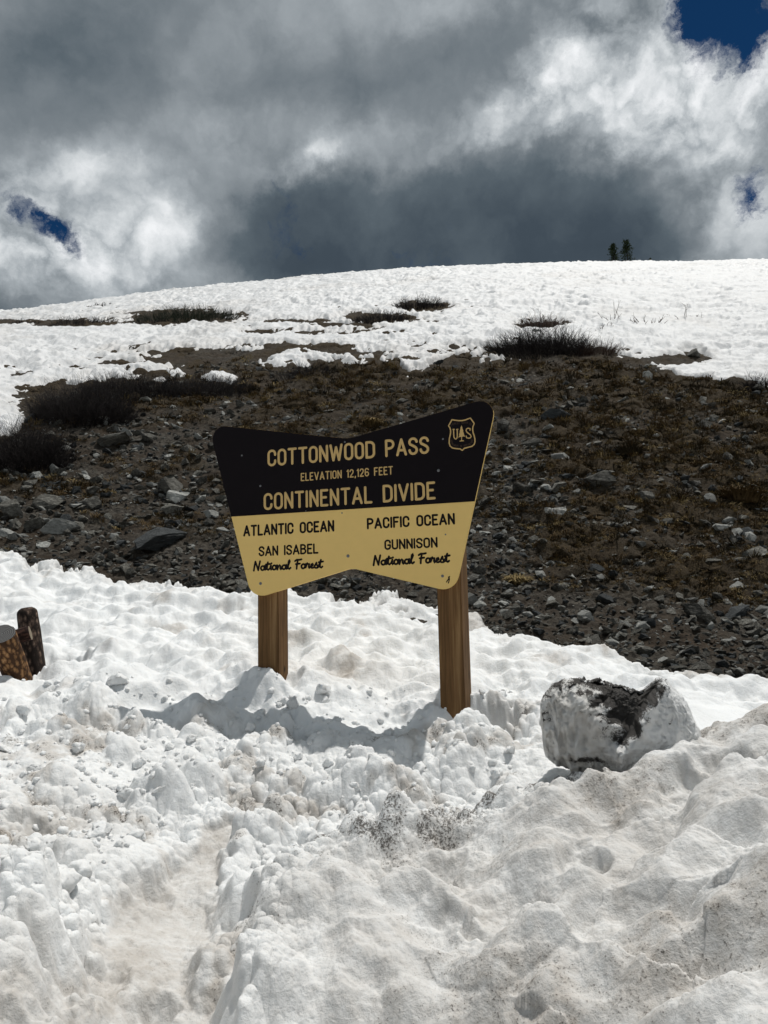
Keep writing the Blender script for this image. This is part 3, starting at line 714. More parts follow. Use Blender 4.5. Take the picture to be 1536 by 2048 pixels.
# dark upper field: outline above the divide, a hair proud
vd = -0.059
def clip_above(pts, v0):
    out = []
    for i in range(len(pts)):
        a, b = pts[i - 1], pts[i]
        if (a[1] >= v0) != (b[1] >= v0):
            t = (v0 - a[1]) / (b[1] - a[1]); out.append((a[0] + t * (b[0] - a[0]), v0))
        if b[1] >= v0: out.append(b)
    return out
def inset(pts, d):
    out = []; N = len(pts); A = 0
    for i in range(N): A += pts[i-1][0] * pts[i][1] - pts[i][0] * pts[i-1][1]
    sg = 1 if A > 0 else -1
    for i in range(N):
        p0, p1, p2 = map(np.array, (pts[i - 1], pts[i], pts[(i + 1) % N]))
        e = p2 - p0; e = e / (np.linalg.norm(e) + 1e-9); out.append(tuple(p1 + sg * d * np.array([-e[1], e[0]])))
    return out
dark = clip_above(inset(outl, 0.0008), vd)
on_sign('dark_field', prism('dark_field', dark, 0.0003, 0.0022, M_dk))

# --- routed letters: strokes swept with a low rounded section
def arc(cx, cy, rx, ry, a0, a1, n=9):
    return [(cx + rx * math.cos(math.radians(a0 + (a1 - a0) * k / (n - 1))), cy + ry * math.sin(math.radians(a0 + (a1 - a0) * k / (n - 1)))) for k in range(n)]
w = 0.44; h2_ = w / 2
GL = {
 'A': (0.52, [[(0, 0), (.26, 1)], [(.26, 1), (.52, 0)], [(.09, .3), (.43, .3)]]),
 'B': (0.46, [[(0, 0), (0, 1)], [(0, 1)] + [(.2, 1)] + arc(.2, .77, .22, .23, 90, -90) + [(0, .54)], [(.2, .54)] + arc(.22, .27, .24, .27, 90, -90) + [(0, 0)]]),
 'C': (w, [[(w, .70)] + arc(h2_, .76, h2_, .24, 0, 180) + arc(h2_, .24, h2_, .24, 180, 360) + [(w, .30)]]),
 'D': (0.46, [[(0, 0), (0, 1)], [(0, 1), (.2, 1)] + arc(.2, .74, .26, .26, 90, 0) + arc(.2, .26, .26, .26, 0, -90) + [(0, 0)]]),
 'E': (0.38, [[(0, 0), (0, 1)], [(0, 1), (.38, 1)], [(0, .53), (.3, .53)], [(0, 0), (.38, 0)]]),
 'F': (0.38, [[(0, 0), (0, 1)], [(0, 1), (.38, 1)], [(0, .53), (.3, .53)]]),
 'G': (w, [[(w, .72)] + arc(h2_, .76, h2_, .24, 0, 180) + arc(h2_, .24, h2_, .24, 180, 360) + [(w, .45)], [(w, .45), (.26, .45)]]),
 'I': (0.0, [[(0, 0), (0, 1)]]),
 'L': (0.36, [[(0, 1), (0, 0)], [(0, 0), (.36, 0)]]),
 'N': (w, [[(0, 0), (0, 1)], [(0, 1), (w, 0)], [(w, 0), (w, 1)]]),
 'O': (w, [arc(h2_, .76, h2_, .24, 0, 180) + arc(h2_, .24, h2_, .24, 180, 360) + [(w, .76)]]),
 'P': (w, [[(0, 0), (0, 1)], [(0, 1), (.2, 1)] + arc(.2, .74, .24, .26, 90, -90) + [(0, .48)]]),
 'S': (w, [[(w, .78)] + arc(h2_, .77, h2_, .23, 10, 215) + [(.30, .47)] + arc(h2_, .24, h2_, .24, 40, -180)]),
 'T': (0.46, [[(0, 1), (.46, 1)], [(.23, 1), (.23, 0)]]),
 'U': (w, [[(0, 1), (0, .24)] + arc(h2_, .24, h2_, .24, 180, 360) + [(w, 1)]]),
 'V': (0.50, [[(0, 1), (.25, 0)], [(.25, 0), (.5, 1)]]),
 'W': (0.70, [[(0, 1), (.17, 0)], [(.17, 0), (.35, .85)], [(.35, .85), (.53, 0)], [(.53, 0), (.70, 1)]]),
 '1': (0.14, [[(0, .82), (.14, 1)], [(.14, 1), (.14, 0)]]),
 '2': (0.42, [[(0, .76)] + arc(.21, .76, .21, .24, 180, 0) + [(.40, .6), (0, 0)], [(0, 0), (.42, 0)]]),
 '6': (w, [[(w, .80)] + arc(h2_, .77, h2_, .23, 0, 180) + [(0, .26)] + arc(h2_, .27, h2_, .27, 180, 540, 15)]),
 ',': (0.04, [[(.04, .04), (0, -.14)]]),
 ' ': (0.30, []),
 'M': (0.6, [[(0, 0), (0, 1)], [(0, 1), (.3, .1)], [(.3, .1), (.6, 1)], [(.6, 1), (.6, 0)]]),
 'R': (w, [[(0, 0), (0, 1)], [(0, 1), (.2, 1)] + arc(.2, .75, .24, .25, 90, -90) + [(0, .5)], [(.22, .5), (w, 0)]]),
}
# brush script for the two forest names
SG = {
 'N': (0.66, [[(.0, 0), (.05, .5), (.12, 1.0)], [(.12, 1.0), (.30, .5), (.46, .02)], [(.46, .02), (.52, .5), (.60, 1.02)]]),
 'F': (0.62, [[(.22, .0), (.22, .3), (.26, .65), (.30, 1.0)], [(.02, .86), (.2, 1.0), (.45, .98), (.66, 1.02)], [(.12, .52), (.3, .54), (.52, .56)]]),
 'a': (0.46, [arc(.20, .24, .19, .23, 50, 320, 11) + [(.36, .25), (.41, .50)], [(.41, .50), (.38, .16), (.46, .02), (.56, .10)]]),
 't': (0.36, [[(-.02, .2), (.10, .5), (.20, .86)], [(.20, .86), (.13, .35), (.16, .06), (.26, .0), (.38, .12)], [(.0, .62), (.2, .64), (.42, .68)]]),
 'i': (0.22, [[(.02, .15), (.12, .5)], [(.12, .5), (.08, .15), (.15, .0), (.26, .12)], [(.16, .72), (.17, .74)]]),
 'o': (0.42, [arc(.20, .25, .18, .24, 90, 450, 15), [(.22, .49), (.33, .42), (.46, .48)]]),
 'n': (0.48, [[(.02, .48), (.06, .25), (.05, .0)], [(.05, .0), (.14, .36), (.28, .50), (.36, .40), (.34, .12), (.40, .0), (.50, .10)]]),
 'l': (0.30, [[(-.02, .12), (.14, .5), (.26, .88), (.22, 1.04), (.14, .92), (.09, .4), (.12, .06), (.22, .0), (.36, .14)]]),
 'r': (0.38, [[(-.02, .1), (.08, .42), (.12, .56)], [(.12, .56), (.20, .46), (.32, .46)], [(.32, .46), (.28, .15), (.34, .0), (.42, .10)]]),
 'e': (0.38, [[(.0, .16), (.18, .24), (.30, .36), (.24, .50), (.12, .44), (.06, .2), (.14, .02), (.28, .02), (.42, .14)]]),
 's': (0.36, [[(-.02, .1), (.10, .40), (.18, .58)], [(.18, .58), (.22, .34), (.32, .18), (.24, .0), (.08, .02)], [(.24, .0), (.34, .06), (.42, .12)]]),
 ' ': (0.36, []),
}
def sweep(polys, hw, hz):
    """low rounded ridges along 2-D polylines"""
    Vv = []; Qq = []; NS = 8
    sec = [(math.cos(math.pi * k / (NS - 1)), math.sin(math.pi * k / (NS - 1))) for k in range(NS)]
    for pl in polys:
        pl = [np.array(q, float) for q in pl]; pp = [pl[0]]
        for q in pl[1:]:
            if np.linalg.norm(q - pp[-1]) > hw * 0.12: pp.append(q)
        if len(pp) < 2: pp = [pl[0], pl[0] + np.array([hw * .2, 0])]
        n = len(pp); rings = []
        def tan(i):
            a = pp[min(i + 1, n - 1)] - pp[max(i - 1, 0)]; return a / (np.linalg.norm(a) + 1e-12)
        t0 = tan(0); t1 = tan(n - 1)
        for k in (3, 2, 1):
            an = k / 3 * math.pi / 2; rings.append((pp[0] - t0 * hw * math.sin(an), t0, max(math.cos(an), 0.03)))
        for i in range(n): rings.append((pp[i], tan(i), 1.0))
        for k in (1, 2, 3):
            an = k / 3 * math.pi / 2; rings.append((pp[-1] + t1 * hw * math.sin(an), t1, max(math.cos(an), 0.03)))
        b0 = len(Vv)
        for (c, t, s) in rings:
            nn = np.array([-t[1], t[0]])
            for (cs, sn) in sec: q = c + nn * hw * s * cs; Vv.append((q[0], q[1], hz * s * sn))
        for i in range(len(rings) - 1):
            for k in range(NS - 1): a = b0 + i * NS + k; Qq.append((a, a + 1, a + NS + 1, a + NS))
    return np.array(Vv), np.array(Qq)
_tj = random.Random(3)
def text_line(name, s, lx, lyb, lyt, rx, ryb, ryt, stroke, mat, z0, glyphs=GL, sp=0.24, slant=0.0):
    a = z1(lx, lyb); b = z1(rx, ryb); at = z1(lx, lyt); bt = z1(rx, ryt)
    H = ((at - a)[1] + (bt - b)[1]) / 2; hw = stroke * H / 2; H -= 2 * hw if glyphs is GL else 0
    x = 0; items = []
    for ch in s:
        adv, pls = glyphs[ch]; items.append([[(px_ + x, py_) for px_, py_ in pl] for pl in pls]); x += adv + sp
    x -= sp; Wd = b[0] - a[0] - 2 * hw
    v0 = (a[1] + b[1]) / 2 + (hw if glyphs is GL else 0)
    for ch, pls in zip(s, items):
        if not pls: continue
        Vv, Qq = sweep([[(a[0] + hw + (q[0] + slant * q[1]) / x * Wd, v0 + q[1] * H) for q in pl] for pl in pls], hw, 0.0016)
        o = on_sign('letter' if ch.isalpha() else 'digit' if ch.isdigit() else 'comma', mesh_np('letter', Vv, Q=Qq, mat=mat))
        o.matrix_local = sign_inv @ MS @ Matrix.Translation((0, 0, z0))
zt, zl = 0.0022, 0.0
text_line('lettering', 'COTTONWOOD PASS', 335, 380, 296, 1137, 316, 228, 0.142, M_let, zt, sp=0.235)
text_line('lettering', 'ELEVATION 12,126 FEET', 500, 452, 411, 957, 419, 377, 0.14, M_let, zt, sp=0.26)
text_line('lettering', 'CONTINENTAL DIVIDE', 316, 597, 511, 1168, 541, 453, 0.142, M_let, zt, sp=0.245)
text_line('lettering', 'ATLANTIC OCEAN', 214, 726, 669, 666, 702, 645, 0.185, M_dkl, zl, sp=0.24)
text_line('lettering', 'PACIFIC OCEAN', 827, 692, 634, 1264, 665, 609, 0.185, M_dkl, zl, sp=0.24)
text_line('lettering', 'SAN ISABEL', 290, 826, 774, 587, 810, 759, 0.18, M_dkl, zl, sp=0.22)
text_line('lettering', 'GUNNISON', 914, 795, 742, 1178, 779, 727, 0.18, M_dkl, zl, sp=0.22)
text_line('lettering', 'National Forest', 262, 895, 850, 610, 880, 836, 0.225, M_dkl, zl, SG, sp=0.05, slant=0.05)
text_line('lettering', 'National Forest', 855, 868, 820, 1238, 852, 806, 0.225, M_dkl, zl, SG, sp=0.05, slant=0.05)

# --- shield
def z2(x, y): return uv(880 + x / 17.07, 820 + y / 17.07)
sh = [(410, 335), (520, 352), (640, 366), (760, 362), (860, 342), (950, 308), (1040, 275), (1105, 370), (1172, 465), (1128, 560), (1115, 660), (1130, 770), (1165, 870), (1192, 980), (1196, 1090), (1170, 1175),
      (1095, 1240), (960, 1275), (830, 1310), (760, 1385), (695, 1330), (560, 1320), (430, 1300), (350, 1235), (315, 1130), (320, 990), (345, 880), (365, 780), (362, 680), (335, 600), (290, 545), (350, 440), (410, 335)]
def pl2(L): return [tuple(z2(*q)) for q in L]
U = [(465, 665), (470, 800), (478, 920), (505, 980), (545, 995), (580, 965), (592, 900), (592, 780), (590, 665)]
S = [(1025, 690), (1030, 635), (960, 622), (905, 650), (890, 700), (920, 760), (980, 805), (1040, 850), (1065, 905), (1040, 950), (980, 965), (910, 950), (895, 890)]
serif = [[(445, 665), (490, 662)], [(568, 668), (612, 662)]]
emb = empty('shield_emblem'); emb.parent = sign; emb.matrix_local = sign_inv @ MS @ Matrix.Translation((0, 0, zt))
pxw = (z2(17.07, 900) - z2(0, 900))[0]
def emb_part(nm, polys, hwpx, mat, hz=0.0016):
    Vv, Qq = sweep(polys, hwpx * pxw, hz); link(nm, mesh_np(nm, Vv, Q=Qq, mat=mat), emb)
emb_part('shield_border', [pl2(sh)], 1.25, M_let)
emb_part('shield_letter', [pl2(U)] + [pl2(s) for s in serif], 1.15, M_let)
emb_part('shield_letter', [pl2(S)], 1.1, M_let)
tree = [(735, 530), (775, 620), (760, 615), (800, 720), (785, 715), (825, 820), (812, 818), (862, 920), (800, 905), (752, 925), (752, 1035), (820, 1040), (820, 1065), (670, 1078), (672, 1055), (728, 1040), (728, 925), (690, 920), (630, 950), (672, 850), (655, 848), (685, 745), (672, 742), (708, 630), (696, 630)]
link('shield_tree', prism('shield_tree', pl2(tree)[::-1], 0, 0.0015, M_let), emb)
def curved(s, pts, hpx):
    """small lettering along a bent baseline"""
    pts = [np.array(q, float) for q in pts]; L = [0]
    for i in range(1, len(pts)): L.append(L[-1] + np.linalg.norm(pts[i] - pts[i - 1]))
    n = len(s); out = []
    for i, ch in enumerate(s):
        t = L[-1] * (i + 0.1) / n
        px_ = np.array([np.interp(t, L, [q[0] for q in pts]), np.interp(t, L, [q[1] for q in pts])])
        q2 = np.array([np.interp(t + 5, L, [q[0] for q in pts]), np.interp(t + 5, L, [q[1] for q in pts])]); dr = (q2 - px_) / (np.linalg.norm(q2 - px_) + 1e-9)
        up = np.array([dr[1], -dr[0]]); wd = L[-1] / n * 0.62
        for pl in GL[ch][1]: out.append(pl2([tuple(px_ + dr * (a * wd / 0.46) + up * (b * hpx)) for a, b in pl]))
    return out
emb_part('shield_lettering', curved('FOREST SERVICE', [(395, 560), (470, 505), (600, 485), (740, 478), (880, 462), (980, 470), (1075, 545)], 62), 0.38, M_dim, 0.0008)
emb_part('shield_lettering', curved('DEPARTMENT OF AGRICULTURE', [(355, 1030), (380, 1150), (450, 1225), (600, 1255), (760, 1270), (900, 1225), (1050, 1190), (1110, 1120), (1130, 1000)], 58), 0.36, M_dim, 0.0008)

# --- screws
def screw_mesh(r):
    bm = bmesh.new(); bmesh.ops.create_uvsphere(bm, u_segments=12, v_segments=6, radius=r)
    for v in bm.verts: v.co.z *= 0.45
    me = bpy.data.meshes.new('screw'); bm.to_mesh(me); bm.free(); me.materials.append(M_scr)
    for p_ in me.polygons: p_.use_smooth = True
    return me
SCR = [(484, 911, 2.0), (521, 972, 2.3), (690, 884, 1.9), (886, 878, 2.0), (877, 941, 3.0), (696, 1112, 3.4), (521, 1167, 3.2), (885, 1152, 3.0), (684, 1026, 1.6), (891, 1069, 1.6), (612, 1022, 1.2)]
sm1 = screw_mesh(1.0)
for (a, b, r) in SCR:
    q = uv(a, b); o = on_sign('screw', sm1); k = r * pxw * 1.0
    o.matrix_local = sign_inv @ MS @ Matrix.Translation((q[0], q[1], 0.0 if b > 1025 else 0.0022)) @ Matrix.Diagonal((k, k, k, 1))
Vv, Qq = sweep([[uv(893, 1164), uv(897, 1158), uv(899, 1153)], [uv(897, 1166), uv(899, 1158), uv(897, 1154)]], 1.1 * pxw, 0.0008)
on_sign('scratch_mark', mesh_np('scratch_mark', Vv, Q=Qq, mat=M_dkl))

# --- posts
def wood_mat(name, c_dark, c_mid, c_lite):
    m, T, p = new_mat(name, 0.8, 0.2)
    tcn = T.n('ShaderNodeTexCoord').outputs['Object']
    mp = T.n('ShaderNodeMapping', ins={'Vector': tcn, 'Scale': (1, 1, 0.035)}).outputs[0]
    n = T.noise(mp, 38, 6, 0.6, 0.6).outputs['Fac']; n2 = T.noise(mp, 160, 4, 0.6).outputs['Fac']
    big = T.noise(T.n('ShaderNodeMapping', ins={'Vector': tcn, 'Scale': (1, 1, 0.25)}).outputs[0], 9, 4, 0.6).outputs['Fac']
    k = T.m('ADD', T.m('MULTIPLY', n, 0.75), T.m('MULTIPLY', n2, 0.25))
    c = T.ramp(k, [(0.30, c_dark), (0.50, c_mid), (0.68, c_lite)])
    v = T.n('ShaderNodeTexVoronoi', ins={'Vector': T.n('ShaderNodeMapping', ins={'Vector': tcn, 'Scale': (1, 1, 0.55)}).outputs[0], 'Scale': 7.0})
    knot = T.n('ShaderNodeMapRange', ins={0: v.outputs['Distance'], 1: 0.05, 2: 0.13}).outputs[0]
    c = T.mix(T.m('SUBTRACT', 1.0, knot), c, tuple(q * 0.45 for q in c_dark))
    kk = T.m('ADD', 0.55, T.m('MULTIPLY', big, 0.9))
    c = T.mix(1.0, c, T.n('ShaderNodeCombineColor', ins={0: kk, 1: kk, 2: kk}).outputs[0], 'MULTIPLY')
    crack = T.n('ShaderNodeMapRange', ins={0: T.noise(mp, 14, 3, 0.5, 0.4).outputs['Fac'], 1: 0.34, 2: 0.36}).outputs[0]
    c = T.mix(T.m('MULTIPLY', T.m('SUBTRACT', 1.0, crack), 0.75), c, (0.015, 0.009, 0.005))
    T.t.links.new(c, p.inputs['Base Color']); bump(T, p, T.m('ADD', k, crack), 0.5, 0.003)
    return m
M_post = wood_mat('treated post wood', (0.060, 0.031, 0.012), (0.150, 0.080, 0.032), (0.27, 0.165, 0.075))
def post(px, wdt, dep, yaw, zbot):
    """square post whose left front edge hangs below picture point px, against the back of the board"""
    q = uv(px[0], px[1]); base = SC + SU * q[0] + SV * q[1] - SN * 0.031
    c, s = math.cos(yaw), math.sin(yaw)
    fx = np.array([c, -s, 0]); bk = np.array([s, c, 0])
    bm = bmesh.new()
    Ht = SC[2] + 0.33 - zbot; NZ = 24
    ring = [(0, 0), (wdt, 0), (wdt, dep), (0, dep)]
    bmesh.ops.create_cube(bm, size=1.0)
    for v in bm.verts:
        v.co.x = (v.co.x + .5) * wdt; v.co.y = (v.co.y + .5) * dep; v.co.z = (v.co.z + .5) * Ht
    bmesh.ops.bevel(bm, geom=[e for e in bm.edges], offset=0.006, segments=2, affect='EDGES')
    me = bpy.data.meshes.new('post'); bm.to_mesh(me); bm.free(); me.materials.append(M_post)
    o = link('post', me); o.parent = sign
    Mw = Matrix(((fx[0], bk[0], 0, base[0]), (fx[1], bk[1], 0, base[1]), (0, 0, 1, zbot), (0, 0, 0, 1)))
    o.matrix_local = Matrix.Translation((-SC[0], -SC[1], -(base_z - 0.1))) @ Mw
    for p_ in me.polygons: p_.use_smooth = False
    return o
lp = post((511, 1180), 0.148, 0.15, math.radians(17), base_z - 0.5)
rp = post((872, 1180), 0.150, 0.21, math.radians(17.5), base_z - 0.7)

# ------------------------------------------------------------------ rocks
def rock_mesh(seed, flat=0.6, sub=2, cuts=9, rough=0.0):
    rnd = np.random.RandomState(seed)
    bm = bmesh.new(); bmesh.ops.create_icosphere(bm, subdivisions=sub, radius=1.0)
    V = np.array([v.co for v in bm.verts])
    V *= np.array([1.0, 0.62 + 0.3 * rnd.rand(), flat])
    for k in range(cuts):
        n = rnd.randn(3); n[2] *= 1.2; n /= np.linalg.norm(n); ext = np.abs(V @ n).max(); d = ext * (0.32 + 0.42 * rnd.rand())
        s = V @ n - d; V = V - np.outer(np.maximum(s, 0), n)
    V = V - (V.max(0) + V.min(0)) / 2; V = V / np.abs(V[:, 0]).max()
    if rough:
        for f, a in ((3, 1.0), (7, 0.45)):
            V += rough * a * np.stack([perlin(V[:, 0] * f + seed, V[:, 2] * f), perlin(V[:, 1] * f, V[:, 0] * f + seed), perlin(V[:, 2] * f + seed, V[:, 1] * f)], 1)
    for v, q in zip(bm.verts, V): v.co = q
    me = bpy.data.meshes.new('rock'); bm.to_mesh(me); bm.free(); return me
def rock_mat(name, a, b, c):
    m, T, p = new_mat(name, 0.85, 0.25)
    tcn = T.n('ShaderNodeTexCoord').outputs['Object']; oi = T.n('ShaderNodeObjectInfo').outputs['Random']
    vv = T.vm('ADD', tcn, T.n('ShaderNodeCombineXYZ', ins={0: T.m('MULTIPLY', oi, 37.0), 1: T.m('MULTIPLY', oi, 11.0)}).outputs[0]).outputs[0]
    n = T.noise(vv, 2.6, 7, 0.65).outputs['Fac']; n2 = T.noise(T.n('ShaderNodeMapping', ins={'Vector': vv, 'Rotation': (0.5, 0.3, 0), 'Scale': (1, 1, 6)}).outputs[0], 2.2, 5, 0.6).outputs['Fac']
    n3 = T.noise(vv, 14, 4, 0.7).outputs['Fac']
    k = T.m('ADD', T.m('MULTIPLY', n, 0.5), T.m('ADD', T.m('MULTIPLY', n2, 0.35), T.m('MULTIPLY', n3, 0.15)))
    cc = T.ramp(k, [(0.36, a), (0.5, b), (0.64, c)])
    br = T.m('ADD', 0.62, T.m('MULTIPLY', oi, 0.85))
    cc = T.mix(1.0, cc, T.n('ShaderNodeCombineColor', ins={0: br, 1: br, 2: br}).outputs[0], 'MULTIPLY')
    T.t.links.new(cc, p.inputs['Base Color']); bump(T, p, T.m('ADD', n2, n3), 0.7, 0.06)
    return m
M_rock = rock_mat('grey green rock', (0.040, 0.038, 0.032), (0.115, 0.111, 0.097), (0.28, 0.275, 0.245))
M_rockd = rock_mat('dark blue grey rock', (0.022, 0.025, 0.027), (0.045, 0.050, 0.052), (0.085, 0.09, 0.09))
M_rockw = rock_mat('pale rock', (0.17, 0.17, 0.16), (0.31, 0.315, 0.295), (0.47, 0.47, 0.45))
RM = [rock_mesh(s, fl, 2, 10, 0.04) for s, fl in zip(range(10, 24), [0.35, 0.5, 0.7, 0.42, 0.3, 0.6, 0.8, 0.45, 0.38, 0.55, 0.28, 0.65, 0.5, 0.33])]
RMB = [rock_mesh(s, fl, 4, 14, 0.05) for s, fl in zip(range(40, 50), [0.8, 0.45, 0.6, 0.5, 0.9, 0.4, 0.7, 0.55, 0.35, 0.65])]
RMAT = {}
def rock_var(me, mat):
    key = (me.name, mat.name)
    if key not in RMAT:
        c = me.copy(); c.name = 'rock'; c.materials.clear(); c.materials.append(mat); RMAT[key] = c
    return RMAT[key]
rr_ = random.Random(11)
def place_rock(px, py, wpx, hpx, me, mat, label, group=None, yaw=None, tilt=0.25, sink=0.30):
    P_ = hit(px, py + hpx * 0.35)
    if np.isnan(P_).any(): return None
    d = math.dist(P_, EYE); sx_ = wpx * 0.9 / F_PX * d / 2; sz_ = hpx / F_PX * d / 2
    z = float(top_z(P_[0], P_[1])[0])
    o = link('rock', rock_var(me, mat)); zs = max(abs(v.co.z) for v in me.vertices)
    o.scale = (sx_, sx_ * rr_.uniform(0.8, 1.15), sz_ / zs * 0.95)
    o.location = (P_[0], P_[1], z + sz_ * (1 - 2 * sink) * 0.9)
    o.rotation_euler = (rr_.uniform(-tilt, tilt), rr_.uniform(-tilt, tilt), rr_.uniform(-0.5, 0.5) if yaw is None else yaw)
    tag(o, label, 'rock', group); return o
BIG = [
 (343, 945, 62, 56, 0, 'r', 'tall pointed dark grey boulder left of the sign, largest on the left scree'),
 (358, 968, 48, 36, 1, 'w', 'pale angular stone at the foot of the tall pointed boulder'),
 (93, 985, 60, 34, 2, 'r', 'rounded grey rock with white streaks above the left scree edge'),
 (182, 988, 42, 30, 3, 'r', 'egg-shaped grey rock standing between streaked boulder and pointed boulder'),
 (24, 1005, 46, 44, 4, 'r', 'blocky dark rock at the left edge of the picture'),
 (122, 1030, 52, 38, 5, 'w', 'pale block with a flat broken face on the left scree'),
 (66, 1028, 42, 32, 6, 'r', 'tilted grey slab just left of the pale broken block'),
 (422, 1016, 34, 22, 7, 'w', 'smooth pale blue-grey stone close to the left edge of the sign'),
 (345, 998, 40, 30, 8, 'r', 'slanting grey stone below the tall pointed boulder'),
 (322, 1058, 98, 38, 5, 'd', 'long dark low boulder with a shadow beneath it left of the sign'),
 (300, 858, 36, 28, 0, 'r', 'upright grey stone on the brown slope below the big dark bush'),
 (378, 883, 36, 20, 2, 'r', 'small domed rock on brown turf above the sign left corner'),
 (225, 868, 90, 26, 9, 'r', 'broad flat outcrop of grey rock below the big dark bush'),
 (18, 1042, 32, 20, 1, 'w', 'light flat stone at the left picture edge near the snow'),
 (1120, 897, 40, 20, 3, 'w', 'thick flat-topped pale slab right of the sign shield'),
 (1052, 957, 68, 26, 8, 'r', 'broad flat grey slab right of the sign on the turf'),
 (1200, 952, 66, 40, 4, 'r', 'large faceted boulder right of the sign, upper middle of the slope'),
 (1118, 955, 34, 34, 6, 'r', 'thin slab leaning on its edge left of the faceted boulder'),
 (1112, 1015, 56, 28, 1, 'w', 'smooth pale wedge-shaped stone half sunk in brown turf'),
 (1288, 974, 42, 24, 7, 'r', 'grey rounded slab right of the faceted boulder'),
 (1012, 835, 40, 42, 8, 'r', 'pale grey fin of rock just right of the sign top corner'),
 (1112, 817, 64, 28, 9, 'd', 'dark mossy boulder above and right of the sign top corner'),
 (1188, 1122, 44, 22, 2, 'd', 'blue-grey dark block in the middle of the scree right of the sign'),
 (1208, 1166, 44, 32, 0, 'd', 'black shadowed block below the blue-grey block'),
 (1170, 1200, 34, 30, 4, 'w', 'pale pyramid stone on bare gravel right of the sign'),
 (1395, 1205, 62, 34, 7, 'r', 'large smooth streaked boulder on the lower right scree'),
 (1472, 1198, 60, 24, 5, 'd', 'jagged dark slab at the lower right scree, right of the streaked boulder'),
 (1472, 1146, 30, 20, 3, 'w', 'small white stone above the jagged dark slab'),
 (1512, 1090, 56, 38, 6, 'r', 'thick grey block at the right edge of the picture'),
 (1445, 1035, 38, 16, 1, 'w', 'pale greenish flat stone high on the right turf'),
 (1376, 1092, 44, 22, 2, 'r', 'rounded brownish rock bedded in the right turf'),
 (1488, 1110, 46, 18, 8, 'r', 'flat dark slab in the turf near the right picture edge'),
 (940, 1168, 40, 38, 4, 'w', 'pale block with dark underside beside the right sign post'),
 (1284, 1270, 46, 22, 9, 'r', 'flat brownish slab at the edge of the lower snow'),
 (1192, 1264, 24, 24, 0, 'd', 'small upright dark stone standing above the snow edge'),
 (1286, 1228, 24, 18, 3, 'w', 'small pale rounded stone on gravel right of centre'),
 (1320, 1170, 24, 16, 5, 'r', 'small dark angular stone left of the streaked boulder'),
 (1390, 698, 34, 22, 2, 'r', 'lone rock poking out of the upper snow at right'),
 (878, 714, 26, 12, 6, 'd', 'small dark rock at the upper snow edge above the sign'),
 (1075, 660, 20, 14, 1, 'w', 'pale stone beside twigs in the upper snow'),
 (1445, 1300, 30, 18, 7, 'd', 'dark stone just above the snow at lower right'),
 (1435, 1178, 26, 14, 4, 'r', 'thin grey flake of rock above the jagged dark slab'),
 (725, 1180, 0, 0, 0, 'x', ''),
]
MATS = {'r': M_rock, 'w': M_rockw, 'd': M_rockd}
for (px, py, wp, hp, k, mm, lab) in BIG:
    if mm == 'x': continue
    place_rock(px, py, wp, hp, RMB[k % len(RMB)], MATS[mm], lab)
# the other countable rocks
def scree_pts(n, rnd, xr=(-150, 1690), yr=(700, 1350)):
    out = []
    while len(out) < n:
        px = rnd.uniform(*xr, 4000); py = rnd.uniform(*yr, 4000)
        k = (py < near_edge(px) - 6) & (py > upper_edge(px) + 10)
        px, py = px[k], py[k]; out += list(zip(px, py))
    return np.array(out[:n])
rn = np.random.RandomState(5)
pts = scree_pts(2600, rn)
taken = [(b[0], b[1], b[2]) for b in BIG]
groups = {'left': ('grey angular stone lying on the scree slope left of the sign', 'stones on the scree left of the sign'),
          'top': ('small weathered stone on the brown slope above the sign', 'stones on the brown slope above the sign'),
          'turf': ('weathered stone bedded among brown turf right of the sign', 'stones in the turf right of the sign'),
          'low': ('loose grey stone on the bare gravel at lower right', 'stones on the gravel at lower right')}
cnt = 0
for (px, py) in pts:
    if cnt >= 255: break
    dens = 0.9 if px < 480 else (0.35 if py < 900 else 0.6)
    if 950 < px < 1080 and 880 < py < 1150: dens = 1.0
    if rn.rand() > dens * 0.6: continue
    sc_ = np.interp(py, [700, 900, 1100, 1300], [10, 17, 22, 22])
    wp = sc_ * np.exp(rn.randn() * 0.38); 
    if any(abs(px - a) < (c + wp) * 0.55 and abs(py - b) < (c + wp) * 0.3 for a, b, c in taken): continue
    if 430 < px < 975 and 860 + 0 < py < 1140: continue
    taken.append((px, py, wp)); hp = wp * rn.uniform(0.35, 0.75)
    g = 'left' if px < 480 else ('top' if px < 960 or py < 830 else ('low' if py > near_edge(px) - 150 else 'turf'))
    mm = rn.choice(['r', 'r', 'r', 'w', 'd'], p=[.28, .25, .15, .17, .15])
    size_w = 'larger' if wp > sc_ * 1.25 else ('small' if wp < sc_ * 0.8 else 'medium')
    tone_w = {'r': 'grey', 'w': 'pale', 'd': 'dark'}[mm]; shape_w = 'flat' if hp < wp * 0.55 else 'chunky'
    if px < 480:
        xw = 'at far left' if px < 170 else ('midway towards the sign' if px < 330 else 'close beside the sign')
        yw = 'high on the scree' if py < 950 else ('halfway up the scree' if py < 1050 else 'on the scree by the snow')
    elif px < 960:
        xw = 'above the sign left half' if px < 700 else 'above the sign right half'; yw = 'on the brown slope' if py < 1000 else 'on the scree'
        if py > 1000: xw = 'under the sign between its posts'
    else:
        xw = 'just right of the sign' if px < 1150 else ('in mid slope' if px < 1350 else 'at far right')
        yw = 'high on the turf' if py < 900 else ('halfway up the turf' if py < 1060 else ('low on the turf' if py < 1160 else 'on gravel near the snow'))
    place_rock(px, py, wp, hp, RM[rn.randint(len(RM))], MATS[mm], '%s %s %s stone %s, %s' % (size_w, shape_w, tone_w, yw, xw), groups[g][1], yaw=rn.uniform(0, 6.28), tilt=0.4)
    cnt += 1

